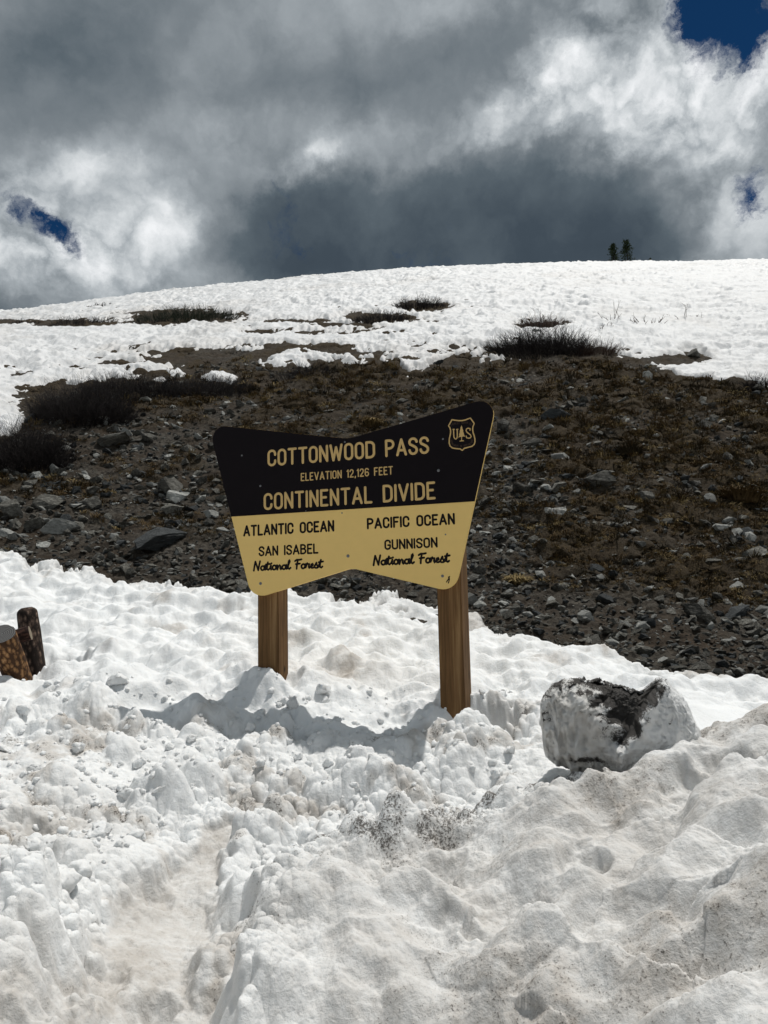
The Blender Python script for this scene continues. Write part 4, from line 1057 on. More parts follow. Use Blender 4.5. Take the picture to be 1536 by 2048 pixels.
# ------------------------------------------------------------------ scattered small stuff by geometry nodes
def scatter(name, P, scale, rotz, variants, tilt, mats_kind=None):
    vc = bpy.data.collections.new(name + '_kinds')
    for k, me in enumerate(variants):
        ob = bpy.data.objects.new('%s_kind' % name, me); vc.objects.link(ob)
    me = bpy.data.meshes.new(name); me.vertices.add(len(P)); me.vertices.foreach_set('co', np.asarray(P, np.float32).ravel())
    a = me.attributes.new('sc', 'FLOAT_VECTOR', 'POINT'); a.data.foreach_set('vector', np.asarray(scale, np.float32).ravel())
    a = me.attributes.new('rot', 'FLOAT_VECTOR', 'POINT'); a.data.foreach_set('vector', np.stack([tilt[:, 0], tilt[:, 1], rotz], 1).astype(np.float32).ravel())
    a = me.attributes.new('kind_index', 'INT', 'POINT'); a.data.foreach_set('value', np.random.RandomState(2).randint(0, len(variants), len(P)).astype(np.int32))
    o = link(name, me)
    ng = bpy.data.node_groups.new(name, 'GeometryNodeTree')
    ng.interface.new_socket('Geometry', in_out='INPUT', socket_type='NodeSocketGeometry'); ng.interface.new_socket('Geometry', in_out='OUTPUT', socket_type='NodeSocketGeometry')
    N = ng.nodes; L = ng.links
    gi = N.new('NodeGroupInput'); go = N.new('NodeGroupOutput'); ip = N.new('GeometryNodeInstanceOnPoints')
    ci = N.new('GeometryNodeCollectionInfo'); ci.inputs['Collection'].default_value = vc; ci.inputs['Separate Children'].default_value = True; ci.inputs['Reset Children'].default_value = True
    def na(nm, t):
        x = N.new('GeometryNodeInputNamedAttribute'); x.data_type = t; x.inputs['Name'].default_value = nm; return x.outputs['Attribute']
    L.new(gi.outputs[0], ip.inputs['Points']); L.new(ci.outputs[0], ip.inputs['Instance']); ip.inputs['Pick Instance'].default_value = True
    L.new(na('kind_index', 'INT'), ip.inputs['Instance Index']); L.new(na('sc', 'FLOAT_VECTOR'), ip.inputs['Scale'])
    er = N.new('FunctionNodeEulerToRotation'); L.new(na('rot', 'FLOAT_VECTOR'), er.inputs[0]); L.new(er.outputs[0], ip.inputs['Rotation'])
    L.new(ip.outputs[0], go.inputs[0])
    mod = o.modifiers.new('scatter', 'NODES'); mod.node_group = ng
    return o
small = [rock_mesh(s, fl, 1, 6) for s, fl in zip(range(70, 80), [.4, .3, .5, .6, .25, .35, .5, .3, .45, .55])]
sv = []
for k, me in enumerate(small):
    mm = [M_rock, M_rockw, M_rock, M_rockd, M_rock][k % 5]; me.materials.append(mm); me.name = 'stone'; sv.append(me)
NG = 17000
pts = scree_pts(NG * 2, rn, (-260, 1800), (690, 1365))
P3 = ground_hit(pts[:, 0], pts[:, 1])
ok = ~np.isnan(P3).any(1)
n = fbm(P3[:, 0] * 1.3, P3[:, 1] * 1.3, 3, ox=99); tmk = turf_mask(pts[:, 0], pts[:, 1], P3[:, 0], P3[:, 1])
prob = (0.75 + 0.7 * n) * (1 - 0.88 * tmk)
prob = np.where((np.abs(pts[:, 0] - 1010) < 80) & (pts[:, 1] > 880) & (pts[:, 1] < 1160), 1.3, prob)
ok &= rn.rand(len(pts)) < prob
pts = pts[ok][:NG]; P3 = P3[ok][:NG]
d = np.linalg.norm(P3 - EYE, axis=1)
spx = np.exp(rn.randn(len(P3)) * 0.72) * np.interp(pts[:, 1], [700, 900, 1350], [1.9, 2.7, 3.0]); spx = np.clip(spx, 0.9, 13)
s = spx / F_PX * d
P3[:, 2] = sheet_z('ground', P3[:, 0], P3[:, 1]) + s * 0.18
sc3 = np.stack([s, s * rn.uniform(0.7, 1.1, len(s)), s * rn.uniform(0.7, 1.3, len(s))], 1)
o = scatter('gravel', P3, sc3, rn.uniform(0, 6.28, len(s)), sv, rn.randn(len(s), 2) * 0.35)
tag(o, 'loose grey scree gravel strewn over the brown slope', 'gravel', kind='stuff')

# dry grass tufts
def tuft_mesh(seed, mat, n=34):
    rnd = random.Random(seed); Vv = []; Tt = []
    for k in range(n):
        a = rnd.uniform(0, 6.28); r = rnd.uniform(0, 0.55); x, y = r * math.cos(a), r * math.sin(a)
        ln = rnd.uniform(0.35, 1.0); out = rnd.uniform(0.2, 1.1); b = a + rnd.uniform(-.7, .7)
        tx_, ty_ = x + out * ln * math.cos(b), y + out * ln * math.sin(b); tz = ln * rnd.uniform(0.25, 0.8)
        mx, my, mz = (x + tx_) / 2, (y + ty_) / 2, tz * 0.85
        wx, wy = -math.sin(b) * 0.035, math.cos(b) * 0.035; i = len(Vv)
        Vv += [(x - wx, y - wy, -0.1), (x + wx, y + wy, -0.1), (mx - wx, my - wy, mz), (mx + wx, my + wy, mz), (tx_, ty_, tz * rnd.uniform(.5, 1))]
        Tt += [(i, i + 1, i + 3), (i, i + 3, i + 2), (i + 2, i + 3, i + 4)]
    return mesh_np('tuft', Vv, T=Tt, smooth=False, mat=mat)
M_gr = simple('dead brown grass', (0.095, 0.064, 0.030), 0.9, 0.1, 6, 0.5)
M_gr2 = simple('straw grass', (0.20, 0.15, 0.07), 0.9, 0.1, 6, 0.5)
M_gr3 = simple('dark moss cushion', (0.035, 0.028, 0.016), 0.9, 0.1, 6, 0.5)
tv = [tuft_mesh(1, M_gr), tuft_mesh(2, M_gr3), tuft_mesh(3, M_gr), tuft_mesh(4, M_gr2), tuft_mesh(5, M_gr3), tuft_mesh(6, M_gr)]
pts = scree_pts(60000, rn, (-200, 1760), (700, 1300)); P3 = ground_hit(pts[:, 0], pts[:, 1]); ok = ~np.isnan(P3).any(1)
tmk = turf_mask(pts[:, 0], pts[:, 1], P3[:, 0], P3[:, 1]); th, _, _ = domes(P3[:, 0] + 0.1 * fbm(P3[:, 0] * 3, P3[:, 1] * 3, 2), P3[:, 1] * 1.5, 0.55, 0.85, 1.5, 9, pw=0.7)
ok &= rn.rand(len(pts)) < tmk * (0.25 + 1.0 * th)
pts = pts[ok][:15000]; P3 = P3[ok][:15000]; d = np.linalg.norm(P3 - EYE, axis=1)
s = np.clip(np.exp(rn.randn(len(P3)) * 0.35) * 9.0, 4, 20) / F_PX * d
P3[:, 2] = sheet_z('ground', P3[:, 0], P3[:, 1])
o = scatter('grass', P3, np.stack([s, s, s * rn.uniform(.5, 1.0, len(s))], 1), rn.uniform(0, 6.28, len(s)), tv, rn.randn(len(s), 2) * 0.2 + np.array([0.35, 0]))
tag(o, 'dead brown alpine grass matted over the slope', 'grass', kind='stuff')

for k, (px, py, wp, lab, mt) in enumerate([(1035, 1142, 62, 'golden green grass tussock on the gravel just right of the right post', M_gr2), (745, 842, 62, 'straw coloured grass tuft directly above the notch of the sign', M_gr2),
        (1500, 1000, 96, 'large brown grass tussock at the right edge of the slope', M_gr), (1262, 908, 70, 'dark rounded turf hummock right of the thick flat-topped slab', M_gr3)]):
    c = hit(px, py); dd = math.dist(c, EYE); r_ = wp / F_PX * dd / 2
    me = tuft_mesh(50 + k, mt, 420); o = link('grass_tussock', me); o.scale = (r_, r_ * 0.8, r_ * 0.75); o.location = (c[0], c[1] + r_ * 0.4, float(top_z(c[0], c[1] + r_ * .4)[0])); o.rotation_euler = (0.3, 0, k)
    tag(o, lab, 'grass tussock')

# ------------------------------------------------------------------ willow shrubs
M_twig = simple('dark willow bark', (0.012, 0.009, 0.009), 0.8, 0.2, 8, 0.5)
M_twigr = simple('reddish willow bark', (0.055, 0.032, 0.022), 0.75, 0.25, 8, 0.5)
M_needle = simple('dark krummholz needles', (0.014, 0.020, 0.011), 0.85, 0.15, 8, 0.6)
def twigs(rnd, n, rx, ry, H, thick, spread=0.8, branches=3, zfun=None, mats=1):
    Vv = []; Tt = []
    def seg(a, b, ra, rb):
        d_ = b - a; L = np.linalg.norm(d_) + 1e-9; d_ /= L; s_ = np.cross(d_, [0.3, 0.9, 0.2]); s_ /= np.linalg.norm(s_) + 1e-9; t_ = np.cross(d_, s_); i = len(Vv)
        for (c, r) in ((a, ra), (b, rb)):
            for k in range(3): an = k * 2.0944; Vv.append(c + (s_ * math.cos(an) + t_ * math.sin(an)) * r)
        for k in range(3):
            k2 = (k + 1) % 3; Tt.append((i + k, i + k2, i + 3 + k2)); Tt.append((i + k, i + 3 + k2, i + 3 + k))
    for k in range(n):
        a = rnd.uniform(0, 6.283); q = math.sqrt(rnd.random()); bx_, by_ = rx * q * math.cos(a), ry * q * math.sin(a)
        hh = H * (1 - 0.55 * q * q) * rnd.uniform(0.5, 1.15)
        out = np.array([math.cos(a) * q, math.sin(a) * q, 0]) * spread + np.array([rnd.gauss(0, .35), rnd.gauss(0, .35), 1.0]); out /= np.linalg.norm(out)
        p0 = np.array([bx_, by_, (zfun(bx_, by_) if zfun else 0) - 0.06]); p1 = p0 + out * hh * 0.55
        o2 = out + np.array([rnd.gauss(0, .35), rnd.gauss(0, .35), rnd.gauss(0.1, .2)]); o2 /= np.linalg.norm(o2); p2 = p1 + o2 * hh * 0.5
        seg(p0, p1, thick, thick * .7); seg(p1, p2, thick * .7, thick * .25)
        for b in range(branches):
            t = rnd.uniform(0.25, 0.95); s0 = p0 + (p1 - p0) * min(1, t * 1.6) if t < 0.6 else p1 + (p2 - p1) * (t - .6) * 2.2
            o3 = out + np.array([rnd.gauss(0, .75), rnd.gauss(0, .75), rnd.gauss(0.1, .35)]); o3 /= np.linalg.norm(o3)
            seg(s0, s0 + o3 * hh * rnd.uniform(.18, .4), thick * .5, thick * .2)
    return np.array(Vv), np.array(Tt)
SHRUB = [  # px, py(base), width, height(px), n, spread, material, label
 (360, 640, 215, 26, 620, 0.6, 'n', 'longest dark evergreen mat lying in the upper snow at left'),
 (335, 618, 0, 0, 0, 0, 'x', ''),
 (150, 645, 130, 14, 260, 0.7, 't', 'low dark willow strip in the snow, left of the evergreen mat'),
 (40, 645, 60, 10, 120, 0.8, 't', 'small dark bush at the far left of the upper snow'),
 (300, 645, 90, 9, 160, 0.8, 't', 'thin line of twigs just below the evergreen mat'),
 (195, 613, 50, 7, 40, 1.0, 't', 'sparse twigs high in the snow above the left willow strip'),
 (840, 614, 105, 22, 420, 0.8, 't', 'dark bush in the snow, upper of the two above the sign'),
 (762, 640, 125, 20, 450, 0.8, 't', 'dark bush in the snow, lower of the two above the sign'),
 (1085, 650, 90, 26, 240, 1.1, 'r', 'loose reddish willow clump above the large dark bush'),
 (1090, 706, 215, 46, 1300, 0.8, 't', 'large dark willow bush at the upper snow edge right of the sign'),
 (1200, 702, 100, 26, 330, 1.1, 'r', 'reddish trailing end of willow beside the large dark bush'),
 (150, 840, 190, 62, 1500, 0.7, 't', 'large rounded dark willow thicket at left on the snow edge'),
 (250, 790, 200, 40, 1000, 0.8, 't', 'dark willow thicket behind the large rounded one'),
 (410, 785, 180, 34, 900, 0.8, 't', 'long dark willow bush below two small snow patches'),
 (30, 925, 160, 72, 1200, 0.7, 't', 'dark willow bush cut by the left edge of the picture'),
 (605, 750, 150, 22, 420, 0.8, 't', 'low dark brush on the slope straight above the sign notch'),
 (1530, 775, 70, 28, 320, 0.8, 't', 'dark bush at the right edge below the snow'),
 (525, 664, 42, 7, 90, 0.8, 't', 'tiny dark bush alone in the snow between the left and middle bushes'),
 (655, 662, 50, 6, 90, 0.8, 't', 'tiny dark streak of twigs in the snow left of the paired bushes'),
 (1228, 648, 34, 26, 9, 1.2, 'r', 'single bare forked twig standing in the right snow'),
 (1300, 656, 60, 20, 26, 1.3, 'r', 'sparse bent twigs in the snow right of the forked twig'),
 (1380, 646, 60, 22, 14, 1.3, 'r', 'thin bare twigs farthest right in the snow'),
 (1210, 664, 50, 12, 16, 1.3, 'r', 'few short twigs in the snow below the forked twig'),
 (470, 700, 60, 8, 100, 0.8, 't', 'low twigs along the ragged snow edge at left of centre'),
]
for (px, py, wp, hp, n, spd, mm, lab) in SHRUB:
    if mm == 'x': continue
    c = hit(px, py); dd = math.dist(c, EYE); rx_ = wp / F_PX * dd / 2 * 0.92; H = hp / F_PX * dd * 1.35
    ry_ = max(0.15, min(rx_ * 0.55, H * 2.2))
    rnd = random.Random(int(px * 7 + py)); sparse = n < 50
    th = dd * (0.55 if not sparse else 0.8) / F_PX
    yc = c[1] + ry_ * 0.8
    zf = lambda bx_, by_: float(top_z(c[0] + bx_, yc + by_)[0])
    # coarse height lookup to keep it quick
    gx = np.linspace(-rx_, rx_, 9); gy = np.linspace(-ry_, ry_, 5); GX, GY = np.meshgrid(gx, gy); gz = top_z((c[0] + GX).ravel(), (yc + GY).ravel()).reshape(GX.shape)
    def zf(a, b):
        fi = min(max((a + rx_) / (2 * rx_) * 8, 0), 7.999); fj = min(max((b + ry_) / (2 * ry_) * 4, 0), 3.999); i, j = int(fi), int(fj); u, v = fi - i, fj - j
        return (gz[j, i]*(1-u)+gz[j, i+1]*u)*(1-v)+(gz[j+1, i]*(1-u)+gz[j+1, i+1]*u)*v
    Vv, Tt = twigs(rnd, n, rx_, ry_, H, th * 0.8, spd, 3 if not sparse else 2, zf)
    Vv = Vv - np.array([0, 0, c[2]])
    o = link('willow_shrub' if mm != 'n' else 'krummholz_shrub', mesh_np('shrub', Vv, T=Tt, smooth=False, mat={'t': M_twig, 'r': M_twigr, 'n': M_needle}[mm]))
    o.location = (c[0], yc, c[2]); tag(o, lab, 'shrub')

# ------------------------------------------------------------------ spruces on the skyline
M_bark = simple('spruce bark', (0.05, 0.038, 0.028), 0.9, 0.1, 20, 0.4)
M_leaf = simple('spruce needles', (0.022, 0.034, 0.016), 0.85, 0.15, 5, 0.6)
def skyline(px):
    rows = np.arange(480, 640, 0.5); P_ = ground_hit(np.full(len(rows), px), rows); k = np.argmax(~np.isnan(P_[:, 0])); return rows[k], P_[k]
def spruce(px, hpx, wpx, seed, label, lean=0.0, ragged=0.3):
    row, P_ = skyline(px); extra = 3.0
    dirn = np.array([P_[0], P_[1]]); dirn /= np.linalg.norm(dirn); q = np.array([P_[0], P_[1]]) + dirn * extra
    zb = float(macro(np.array([q[0]]), np.array([q[1]]))[0]); d_ = math.hypot(*q)
    zsky = EYE[2] + (P_[2] - EYE[2]) / math.hypot(P_[0], P_[1]) * d_
    H = hpx / F_PX * d_ * 1.1 + (zsky - zb); Wd = wpx / F_PX * d_ / 2
    t = empty('spruce_tree', (q[0], q[1], zb)); tag(t, label, 'tree')
    rnd = random.Random(seed)
    Vv = []; Tt = []
    NB = 8
    for i in range(2):
        for k in range(NB): a = k / NB * 6.283; r = 0.07 * H / 2.5 * (1 - i * 0.85); Vv.append((r * math.cos(a) + lean * H * i, r * math.sin(a), -0.2 if i == 0 else H * 0.97))
    Tq = [(k, (k + 1) % NB, NB + (k + 1) % NB, NB + k) for k in range(NB)]
    link('trunk', mesh_np('trunk', Vv, Q=Tq, mat=M_bark), t)
    Vv = []; Tt = []
    nb = 150
    for k in range(nb):
        f = rnd.random() ** 0.8; z = H * (0.04 + 0.93 * f); a = rnd.uniform(0, 6.283)
        R_ = Wd * (0.25 + 0.95 * (1 - f) ** 0.7) * rnd.uniform(1 - ragged * 1.6, 1.1) * (1 + 0.25 * math.sin(a * 2 + f * 9 + seed))
        if rnd.random() < 0.06: R_ *= 1.35
        ax_ = np.array([math.cos(a), math.sin(a), 0.15 + 0.35 * f])
        for s_ in range(12):
            u = rnd.uniform(0.1, 1.0); c_ = np.array([lean * z, 0, z]) + ax_ * R_ * u + np.array([rnd.gauss(0, .05), rnd.gauss(0, .05), rnd.gauss(0, .03)]) * Wd * 1.6
            l = Wd * rnd.uniform(.10, .24); dv = ax_ + np.array([rnd.gauss(0, .6), rnd.gauss(0, .6), rnd.gauss(-.1, .5)]); dv /= np.linalg.norm(dv); sd_ = np.cross(dv, [rnd.gauss(0, 1), rnd.gauss(0, 1), 1]); sd_ /= np.linalg.norm(sd_) + 1e-9
            i = len(Vv); Vv += [c_ - sd_ * l * .35, c_ + sd_ * l * .35, c_ + dv * l]; Tt.append((i, i + 1, i + 2))
    link('crown', mesh_np('crown', Vv, T=Tt, smooth=False, mat=M_leaf), t)
spruce(1229, 37, 26, 3, 'stubby ragged spruce on the snowy skyline, left of the pair', lean=-0.03, ragged=0.45)
spruce(1256, 44, 28, 5, 'pointed spruce on the snowy skyline, taller of the pair', lean=-0.02)
spruce(1301, 10, 8, 8, 'tiny spruce tip peeking over the skyline right of the pair')

# ------------------------------------------------------------------ broken log fence at the left edge
def bark_mat(name, a, b, c, sc_=1.0):
    m, T, p = new_mat(name, 0.9, 0.15)
    tcn = T.n('ShaderNodeTexCoord').outputs['Object']
    v = T.n('ShaderNodeTexVoronoi', ins={'Vector': T.n('ShaderNodeMapping', ins={'Vector': tcn, 'Scale': (1, 1, 0.45)}).outputs[0], 'Scale': 42.0 * sc_})
    n = T.noise(tcn, 60, 5, 0.65).outputs['Fac']
    k = T.m('ADD', T.m('MULTIPLY', v.outputs['Distance'], 0.7), T.m('MULTIPLY', n, 0.6))
    T.t.links.new(T.ramp(k, [(0.30, c), (0.5, b), (0.72, a)]), p.inputs['Base Color']); bump(T, p, k, 0.9, 0.006)
    return m
M_bo = bark_mat('orange brown log', (0.05, 0.026, 0.014), (0.22, 0.115, 0.05), (0.36, 0.22, 0.11))
M_bd = bark_mat('dark scaly bark', (0.018, 0.013, 0.011), (0.085, 0.058, 0.045), (0.24, 0.17, 0.13))
M_end = simple('grey weathered end grain', (0.10, 0.105, 0.11), 0.9, 0.1, 18, 0.5, 0.4, 0.004)
_T = NT(M_end.node_tree); _p = M_end.node_tree.nodes['Principled BSDF']
_w = _T.n('ShaderNodeTexWave', wave_type='RINGS', rings_direction='Z', ins={'Vector': _T.n('ShaderNodeTexCoord').outputs['Object'], 'Scale': 26.0, 'Distortion': 2.5, 'Detail': 3.0})
_T.t.links.new(_T.ramp(_w.outputs['Fac'], [(0.1, (0.045, 0.045, 0.047)), (0.6, (0.12, 0.12, 0.12)), (1.0, (0.17, 0.165, 0.16))]), _p.inputs['Base Color'])
M_endp = simple('pale cut rail wood', (0.24, 0.20, 0.15), 0.85, 0.1, 18, 0.4)
M_red = bark_mat('reddish bark', (0.018, 0.010, 0.008), (0.075, 0.038, 0.028), (0.13, 0.08, 0.055))
def log_between(name, A, B_, ra, rb, mat, endmat, cap_slant=0.0, parent=None, origin=None, seg=22, top_round=0.0):
    A = np.array(A, float); B_ = np.array(B_, float); L = np.linalg.norm(B_ - A); d_ = (B_ - A) / L
    bm = bmesh.new(); NZ = 14; rings = []
    for i in range(NZ + 1):
        f = i / NZ; r = ra + (rb - ra) * f
        if i == NZ: r *= 0.985
        ring = []
        for k in range(seg):
            a = k / seg * 2 * math.pi; rr2 = r * (1 + 0.035 * math.sin(3 * a + f * 2) + 0.02 * math.sin(7 * a + f * 9) + 0.012 * math.sin(13 * a - f * 23))
            z = f * L + (cap_slant * rr2 * math.cos(a - 0.4) * (f ** 6))
            ring.append(bm.verts.new((rr2 * math.cos(a), rr2 * math.sin(a), z)))
        rings.append(ring)
    for i in range(NZ):
        for k in range(seg): bm.faces.new((rings[i][k], rings[i][(k + 1) % seg], rings[i + 1][(k + 1) % seg], rings[i + 1][k]))
    bm.faces.new(rings[0][::-1]);
    if top_round:
        prev = rings[-1]
        for j in range(1, 4):
            s_ = math.cos(j / 4 * 1.35); zz_ = top_round * math.sin(j / 4 * 1.35)
            rg2 = [bm.verts.new((v.co.x * s_, v.co.y * s_, v.co.z + zz_)) for v in rings[-1]]
            for k in range(seg): bm.faces.new((prev[k], prev[(k + 1) % seg], rg2[(k + 1) % seg], rg2[k]))
            prev = rg2
        bm.faces.new(prev)
    else: bm.faces.new(rings[-1])
    for f in bm.faces: f.smooth = len(f.verts) == 4
    me = bpy.data.meshes.new(name); bm.to_mesh(me); bm.free(); me.materials.append(mat); me.materials.append(endmat)
    for p_ in me.polygons:
        if len(p_.vertices) > 4: p_.material_index = 1
    o = link(name, me, parent)
    z_ = Vector(d_); q = z_.to_track_quat('Z', 'Y'); o.rotation_mode = 'QUATERNION'; o.rotation_quaternion = q
    o.location = Vector(A - (np.array(origin) if origin is not None else 0)); return o
def at(px, py, dist):
    d_ = ray(px, py); return EYE + d_ / math.hypot(d_[0], d_[1]) * dist
fb = hit(55, 1330); fd = math.hypot(fb[0], fb[1])
fence = empty('log_fence', tuple(fb)); tag(fence, 'broken log fence corner with round posts sticking out of the snow at left', 'fence')
k_ = fd / F_PX
log_between('post', at(76, 1400, fd), at(54, 1226, fd + 0.05), 20 * k_, 17.5 * k_, M_bd, M_bd, 0.0, fence, fb, top_round=0.045)
log_between('leaning_post', at(50, 1395, fd - 0.12), at(3, 1268, fd - 0.50), 20.5 * k_, 21.5 * k_, M_bo, M_end, 0.0, fence, fb)
log_between('rail', at(-60, 1300, fd - 0.10), at(61, 1266, fd - 0.17), 12.5 * k_, 12.5 * k_, M_red, M_endp, 0.0, fence, fb)

# ------------------------------------------------------------------ the dirty snow block
def snow_block():
    D0 = 3.72; s = D0 / F_PX * 0.87
    sil = [(1082, 1400), (1098, 1372), (1115, 1362), (1150, 1353), (1190, 1360), (1235, 1370), (1270, 1378), (1290, 1386), (1302, 1380), (1318, 1364), (1332, 1354), (1346, 1360), (1358, 1380), (1378, 1402), (1386, 1430), (1396, 1452), (1398, 1482), (1370, 1500), (1300, 1530),
           (1262, 1540), (1210, 1548), (1150, 1545), (1112, 1535), (1084, 1510), (1080, 1460)]
    cx, cy = 1235, 1452; 
    an = np.array([math.atan2(-(y - cy), x - cx) for x, y in sil]); ra = np.array([math.hypot(x - cx, y - cy) for x, y in sil])
    o_ = np.argsort(an); an = an[o_]; ra = ra[o_]; an = np.concatenate([an - 2 * np.pi, an, an + 2 * np.pi]); ra = np.tile(ra, 3)
    bm = bmesh.new(); bmesh.ops.create_icosphere(bm, subdivisions=7, radius=1.0)
    V = np.array([v.co for v in bm.verts]); F_ = np.array([[v.index for v in f.verts] for f in bm.faces]); bm.free()
    th = np.arctan2(V[:, 2], V[:, 0]); c = np.hypot(V[:, 0], V[:, 2]); R_ = np.interp(th, an, ra)
    rr2 = R_ * np.minimum(1, c ** 0.55); u = cx + rr2 * np.cos(th); w_ = cy - rr2 * np.sin(th)
    dep = 0.20 * np.sign(V[:, 1]) * np.abs(V[:, 1]) ** 0.5
    front = (V[:, 1] < 0)
    # valley between the two slabs: line from its mouth at the rim to the bottom
    q1 = fbm(w_ * .03, u * .01, 4, ox=71); q2 = fbm(w_ * .035, u * .012, 4, ox=81)
    ridge_x = np.interp(w_, [1350, 1420, 1500, 1530], [1340, 1285, 1236, 1225]) + 9 * q1; left_x = np.interp(w_, [1355, 1380, 1430, 1500], [1140, 1190, 1212, 1238]) + 22 * q2
    inv = sstep(-10, 40, u - left_x) * sstep(12, -14, u - ridge_x) * (w_ < 1506)
    v_in = inv * sstep(1512, 1470, w_)
    dep = np.where(front, dep + 0.11 * v_in, dep)
    rdg = np.exp(-((u - ridge_x - 4) / 16) ** 2) * (w_ < 1510)
    dep = np.where(front, dep - 0.035 * rdg, dep)
    dep = np.where(front, dep + 0.05 * sstep(1080, 1400, u) - 0.02 + 0.05 * sstep(1480, 1545, w_), dep)
    # flutes on the left face
    nn = fbm(u * 0.02, w_ * 0.007, 4, ox=3); n2 = fbm(u * 0.07, w_ * 0.07, 3, ox=9); lft = sstep(1245, 1200, u)
    dep += front * (0.085 * np.abs(nn) * (0.35 + 0.65 * lft) + 0.008 * n2 + 0.006 * fbm(u * .25, w_ * .25, 2) )
    tu = 1.0 - 0.02 * fbm(u * 0.05 + 40, dep * 20, 3)
    X_ = (u - cx) * s * tu; Z_ = -(w_ - cy) * s * tu + 0.01 * fbm(X_ * 20, dep * 20, 3) + 0.006 * fbm(X_ * 60, dep * 60, 2)
    # dirt
    nf = fbm(u * .06, w_ * .06, 4, ox=7)
    spread = sstep(-70, 10, u - left_x) * sstep(34, -4, u - ridge_x) * sstep(1515, 1440, w_)
    g0 = np.where(front, spread * (0.48 + 0.75 * nf), 0)
    g = np.maximum(v_in * (1.15 + 0.3 * nf) * np.where(front, 1, .4), rdg * sstep(1500, 1360, w_) * (0.75 + 0.5 * nf) * (w_ < 1480))
    g = np.maximum(g, g0)
    topd = sstep(16, -4, (cy - rr2 * np.sin(th)) - (cy - R_ * np.sin(th)) + 0) * (np.sin(th) > 0.15) * (u < 1345) * (u > 1088)
    g = np.maximum(g, topd * (0.55 + 0.6 * nf + 0.15))
    g = np.maximum(g, 0.8 * np.exp(-(((u - 1165) / 40) ** 2 + ((w_ - 1508) / 8) ** 2)) + 0.5 * np.exp(-(((u - 1200) / 20) ** 2 + ((w_ - 1520) / 10) ** 2)))
    g = np.maximum(g, 0.30 * sstep(1290, 1150, u) * sstep(1480, 1380, w_) * (0.5 + nf))
    g = np.maximum(g, 0.22 * np.exp(-(((u - 1250) / 50) ** 2 + ((w_ - 1480) / 25) ** 2)))
    g = np.where(u > 1352, g * 0.15, g)
    dirt = np.clip(0.30 * lft * front + 0.12 + 0.22 * nf - 0.22 * (u > 1300), 0, 1)
    me = mesh_np('snow_block', np.stack([X_, dep, Z_], 1), T=F_, mat=M_block, attrs={'dirt': dirt, 'grit': np.clip(g, 0, 1)})
    o = link('snow_block', me)
    P_ = at(cx - 2, cy + 1, D0); o.location = tuple(P_); o.rotation_euler = (0.0, -ROLL, -math.atan2(P_[0], P_[1]))
    tag(o, 'large broken block of old snow streaked with black dirt, right of the sign', 'snow block')
    return o
def block_material():
    m, T, p = new_mat('dirty old snow', 0.6, 0.3)
    P = T.n('ShaderNodeTexCoord').outputs['Object']; d = attr(T, 'dirt'); g = attr(T, 'grit')
    n1 = T.noise(P, 12, 5, 0.6).outputs['Fac']; n2 = T.noise(P, 60, 5, 0.7).outputs['Fac']; n3 = T.noise(P, 190, 4, 0.7).outputs['Fac']
    base = T.mix(T.m('ADD', d, T.m('MULTIPLY', T.m('SUBTRACT', n1, .5), .6), clamp=True), (0.86, 0.87, 0.87), (0.46, 0.42, 0.36))
    k = T.m('ADD', T.m('MULTIPLY', T.m('SUBTRACT', n2, .5), 1.5), T.m('MULTIPLY', T.m('SUBTRACT', n3, .5), 1.6))
    gm = T.n('ShaderNodeMapRange', ins={0: T.m('ADD', g, T.m('MULTIPLY', k, 0.75)), 1: 0.42, 2: 0.62}).outputs[0]
    T.t.links.new(T.mix(T.m('MULTIPLY', gm, 0.97), base, T.mix(n2, (0.008, 0.007, 0.006), (0.05, 0.043, 0.037))), p.inputs['Base Color'])
    bump(T, p, T.m('ADD', T.m('ADD', n2, n1), T.m('MULTIPLY', n3, .7)), 0.9, 0.012)
    return m
M_block = block_material()
snow_block()

# ------------------------------------------------------------------ loose snow lumps on the churned snow
def lump_mesh(seed, sub=3):
    rnd = np.random.RandomState(seed); bm = bmesh.new(); bmesh.ops.create_icosphere(bm, subdivisions=sub, radius=1.0)
    V = np.array([v.co for v in bm.verts]); V *= np.array([1, 0.8 + .3 * rnd.rand(), 0.65 + .35 * rnd.rand()])
    for k in range(5):
        n = rnd.randn(3); n /= np.linalg.norm(n); s = V @ n - np.abs(V @ n).max() * rnd.uniform(.5, .85); V = V - np.outer(np.maximum(s, 0) * .85, n)
    for f, a in ((1.7, .30), (3.6, .20), (7.5, .10)):
        V += a * np.stack([perlin(V[:, 0] * f + seed, V[:, 2] * f + V[:, 1]), perlin(V[:, 1] * f, V[:, 0] * f + seed), perlin(V[:, 2] * f + seed, V[:, 1] * f + V[:, 0])], 1)
    for v, q in zip(bm.verts, V): v.co = q
    for f in bm.faces: f.smooth = True
    me = bpy.data.meshes.new('snow_lump'); bm.to_mesh(me); bm.free()
    for nm, val in (('dirt', 0.18), ('grit', 0.05)):
        a = me.attributes.new(nm, 'FLOAT', 'POINT'); a.data.foreach_set('value', np.full(len(me.vertices), val, np.float32))
    me.materials.append(M_snow); return me
LM = [lump_mesh(s) for s in range(100, 108)]
lumps_at = []
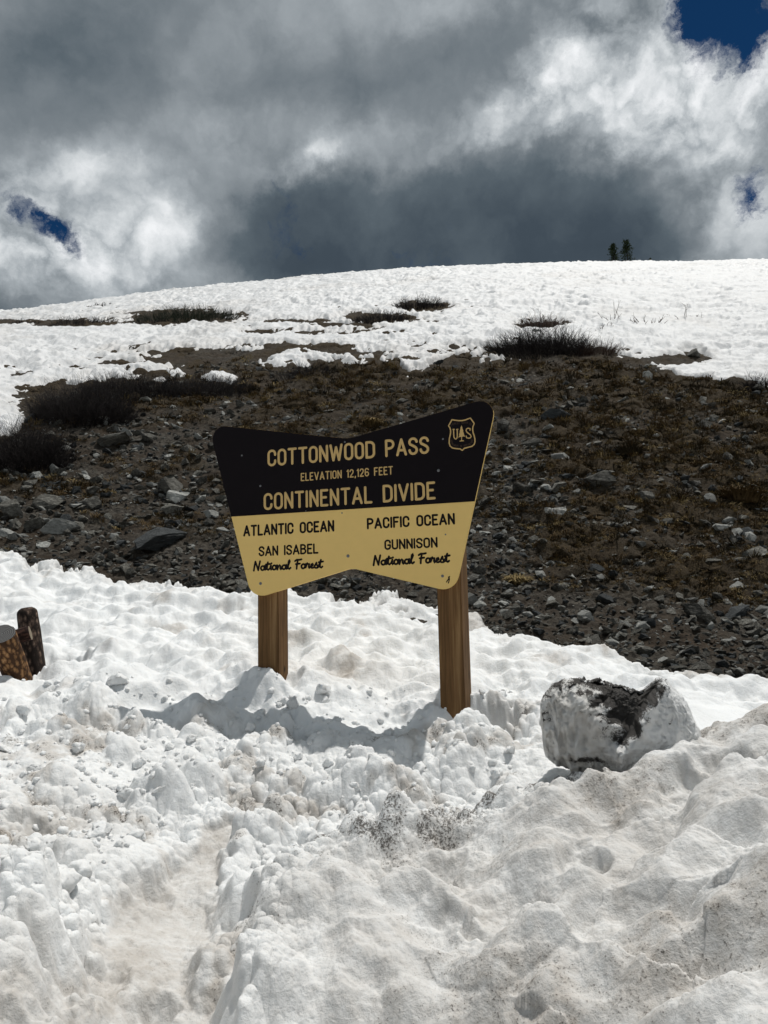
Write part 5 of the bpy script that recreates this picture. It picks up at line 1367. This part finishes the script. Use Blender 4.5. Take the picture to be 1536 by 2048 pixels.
rl = np.random.RandomState(77)
def cand(n):
    px = rl.uniform(-120, 1660, n); py = rl.uniform(1360, 1800, n)
    P_ = ground_hit(px, py); x, y = P_[:, 0], P_[:, 1]
    bk = bank_mask(x, y) > -0.03; pdist, _ = poly_dist(x, y, PATH)
    cry = np.interp(x, [p[0] for p in CREST], [p[1] for p in CREST])
    inb = bk & (y < cry + 0.05)
    ok_ = ~inb & (pdist > 0.22) & (py > near_edge(px) + 60) & ~((px > 1040) & (py < 1560))
    return px[ok_], py[ok_], P_[ok_]
px, py, P3 = cand(2600)
sz = np.clip(np.exp(rl.randn(len(px)) * 0.55) * 0.012, 0.005, 0.06)
o_ = np.argsort(-sz); big_i = o_[:70]; sml = o_[70:]
for i in big_i:
    x, y = P3[i, 0], P3[i, 1]; o = link('snow_lump', LM[rl.randint(len(LM))]); k = float(sz[i])
    o.scale = (k * 1.15, k, k * 0.95); o.location = (x, y, float(sheet_z('near', np.array([x]), np.array([y]))[0]) + k * 0.25)
    o.rotation_euler = (rl.uniform(-.6, .6), rl.uniform(-.6, .6), rl.uniform(0, 6.28))
    lx, ly = px[i], py[i]
    xw = 'at the left picture edge' if lx < 150 else 'below the log fence' if lx < 330 else 'in front of the left post' if lx < 620 else 'between the two posts' if lx < 860 else 'in front of the right post' if lx < 1060 else 'beside the dirty snow block'
    yw = 'near the posts' if ly < 1450 else 'midway to the foreground' if ly < 1600 else 'in the foreground'
    tag(o, '%s lump of loose snow %s, %s' % ('big rounded' if k > 0.04 else 'fist-sized' if k > 0.032 else 'small', xw, yw), 'snow lump', 'loose snow lumps in front of the sign')
P4 = P3[sml].copy(); s = sz[sml]; P4[:, 2] = sheet_z('near', P4[:, 0], P4[:, 1]) + s * 0.05
o = scatter('snow_crumbs', P4, np.stack([s, s, s], 1), rl.uniform(0, 6.28, len(s)), [lump_mesh(s_, 2) for s_ in range(120, 126)], rl.randn(len(s), 2) * .5)
tag(o, 'fine crumbs of broken snow strewn over the churned snow', 'snow', kind='stuff')
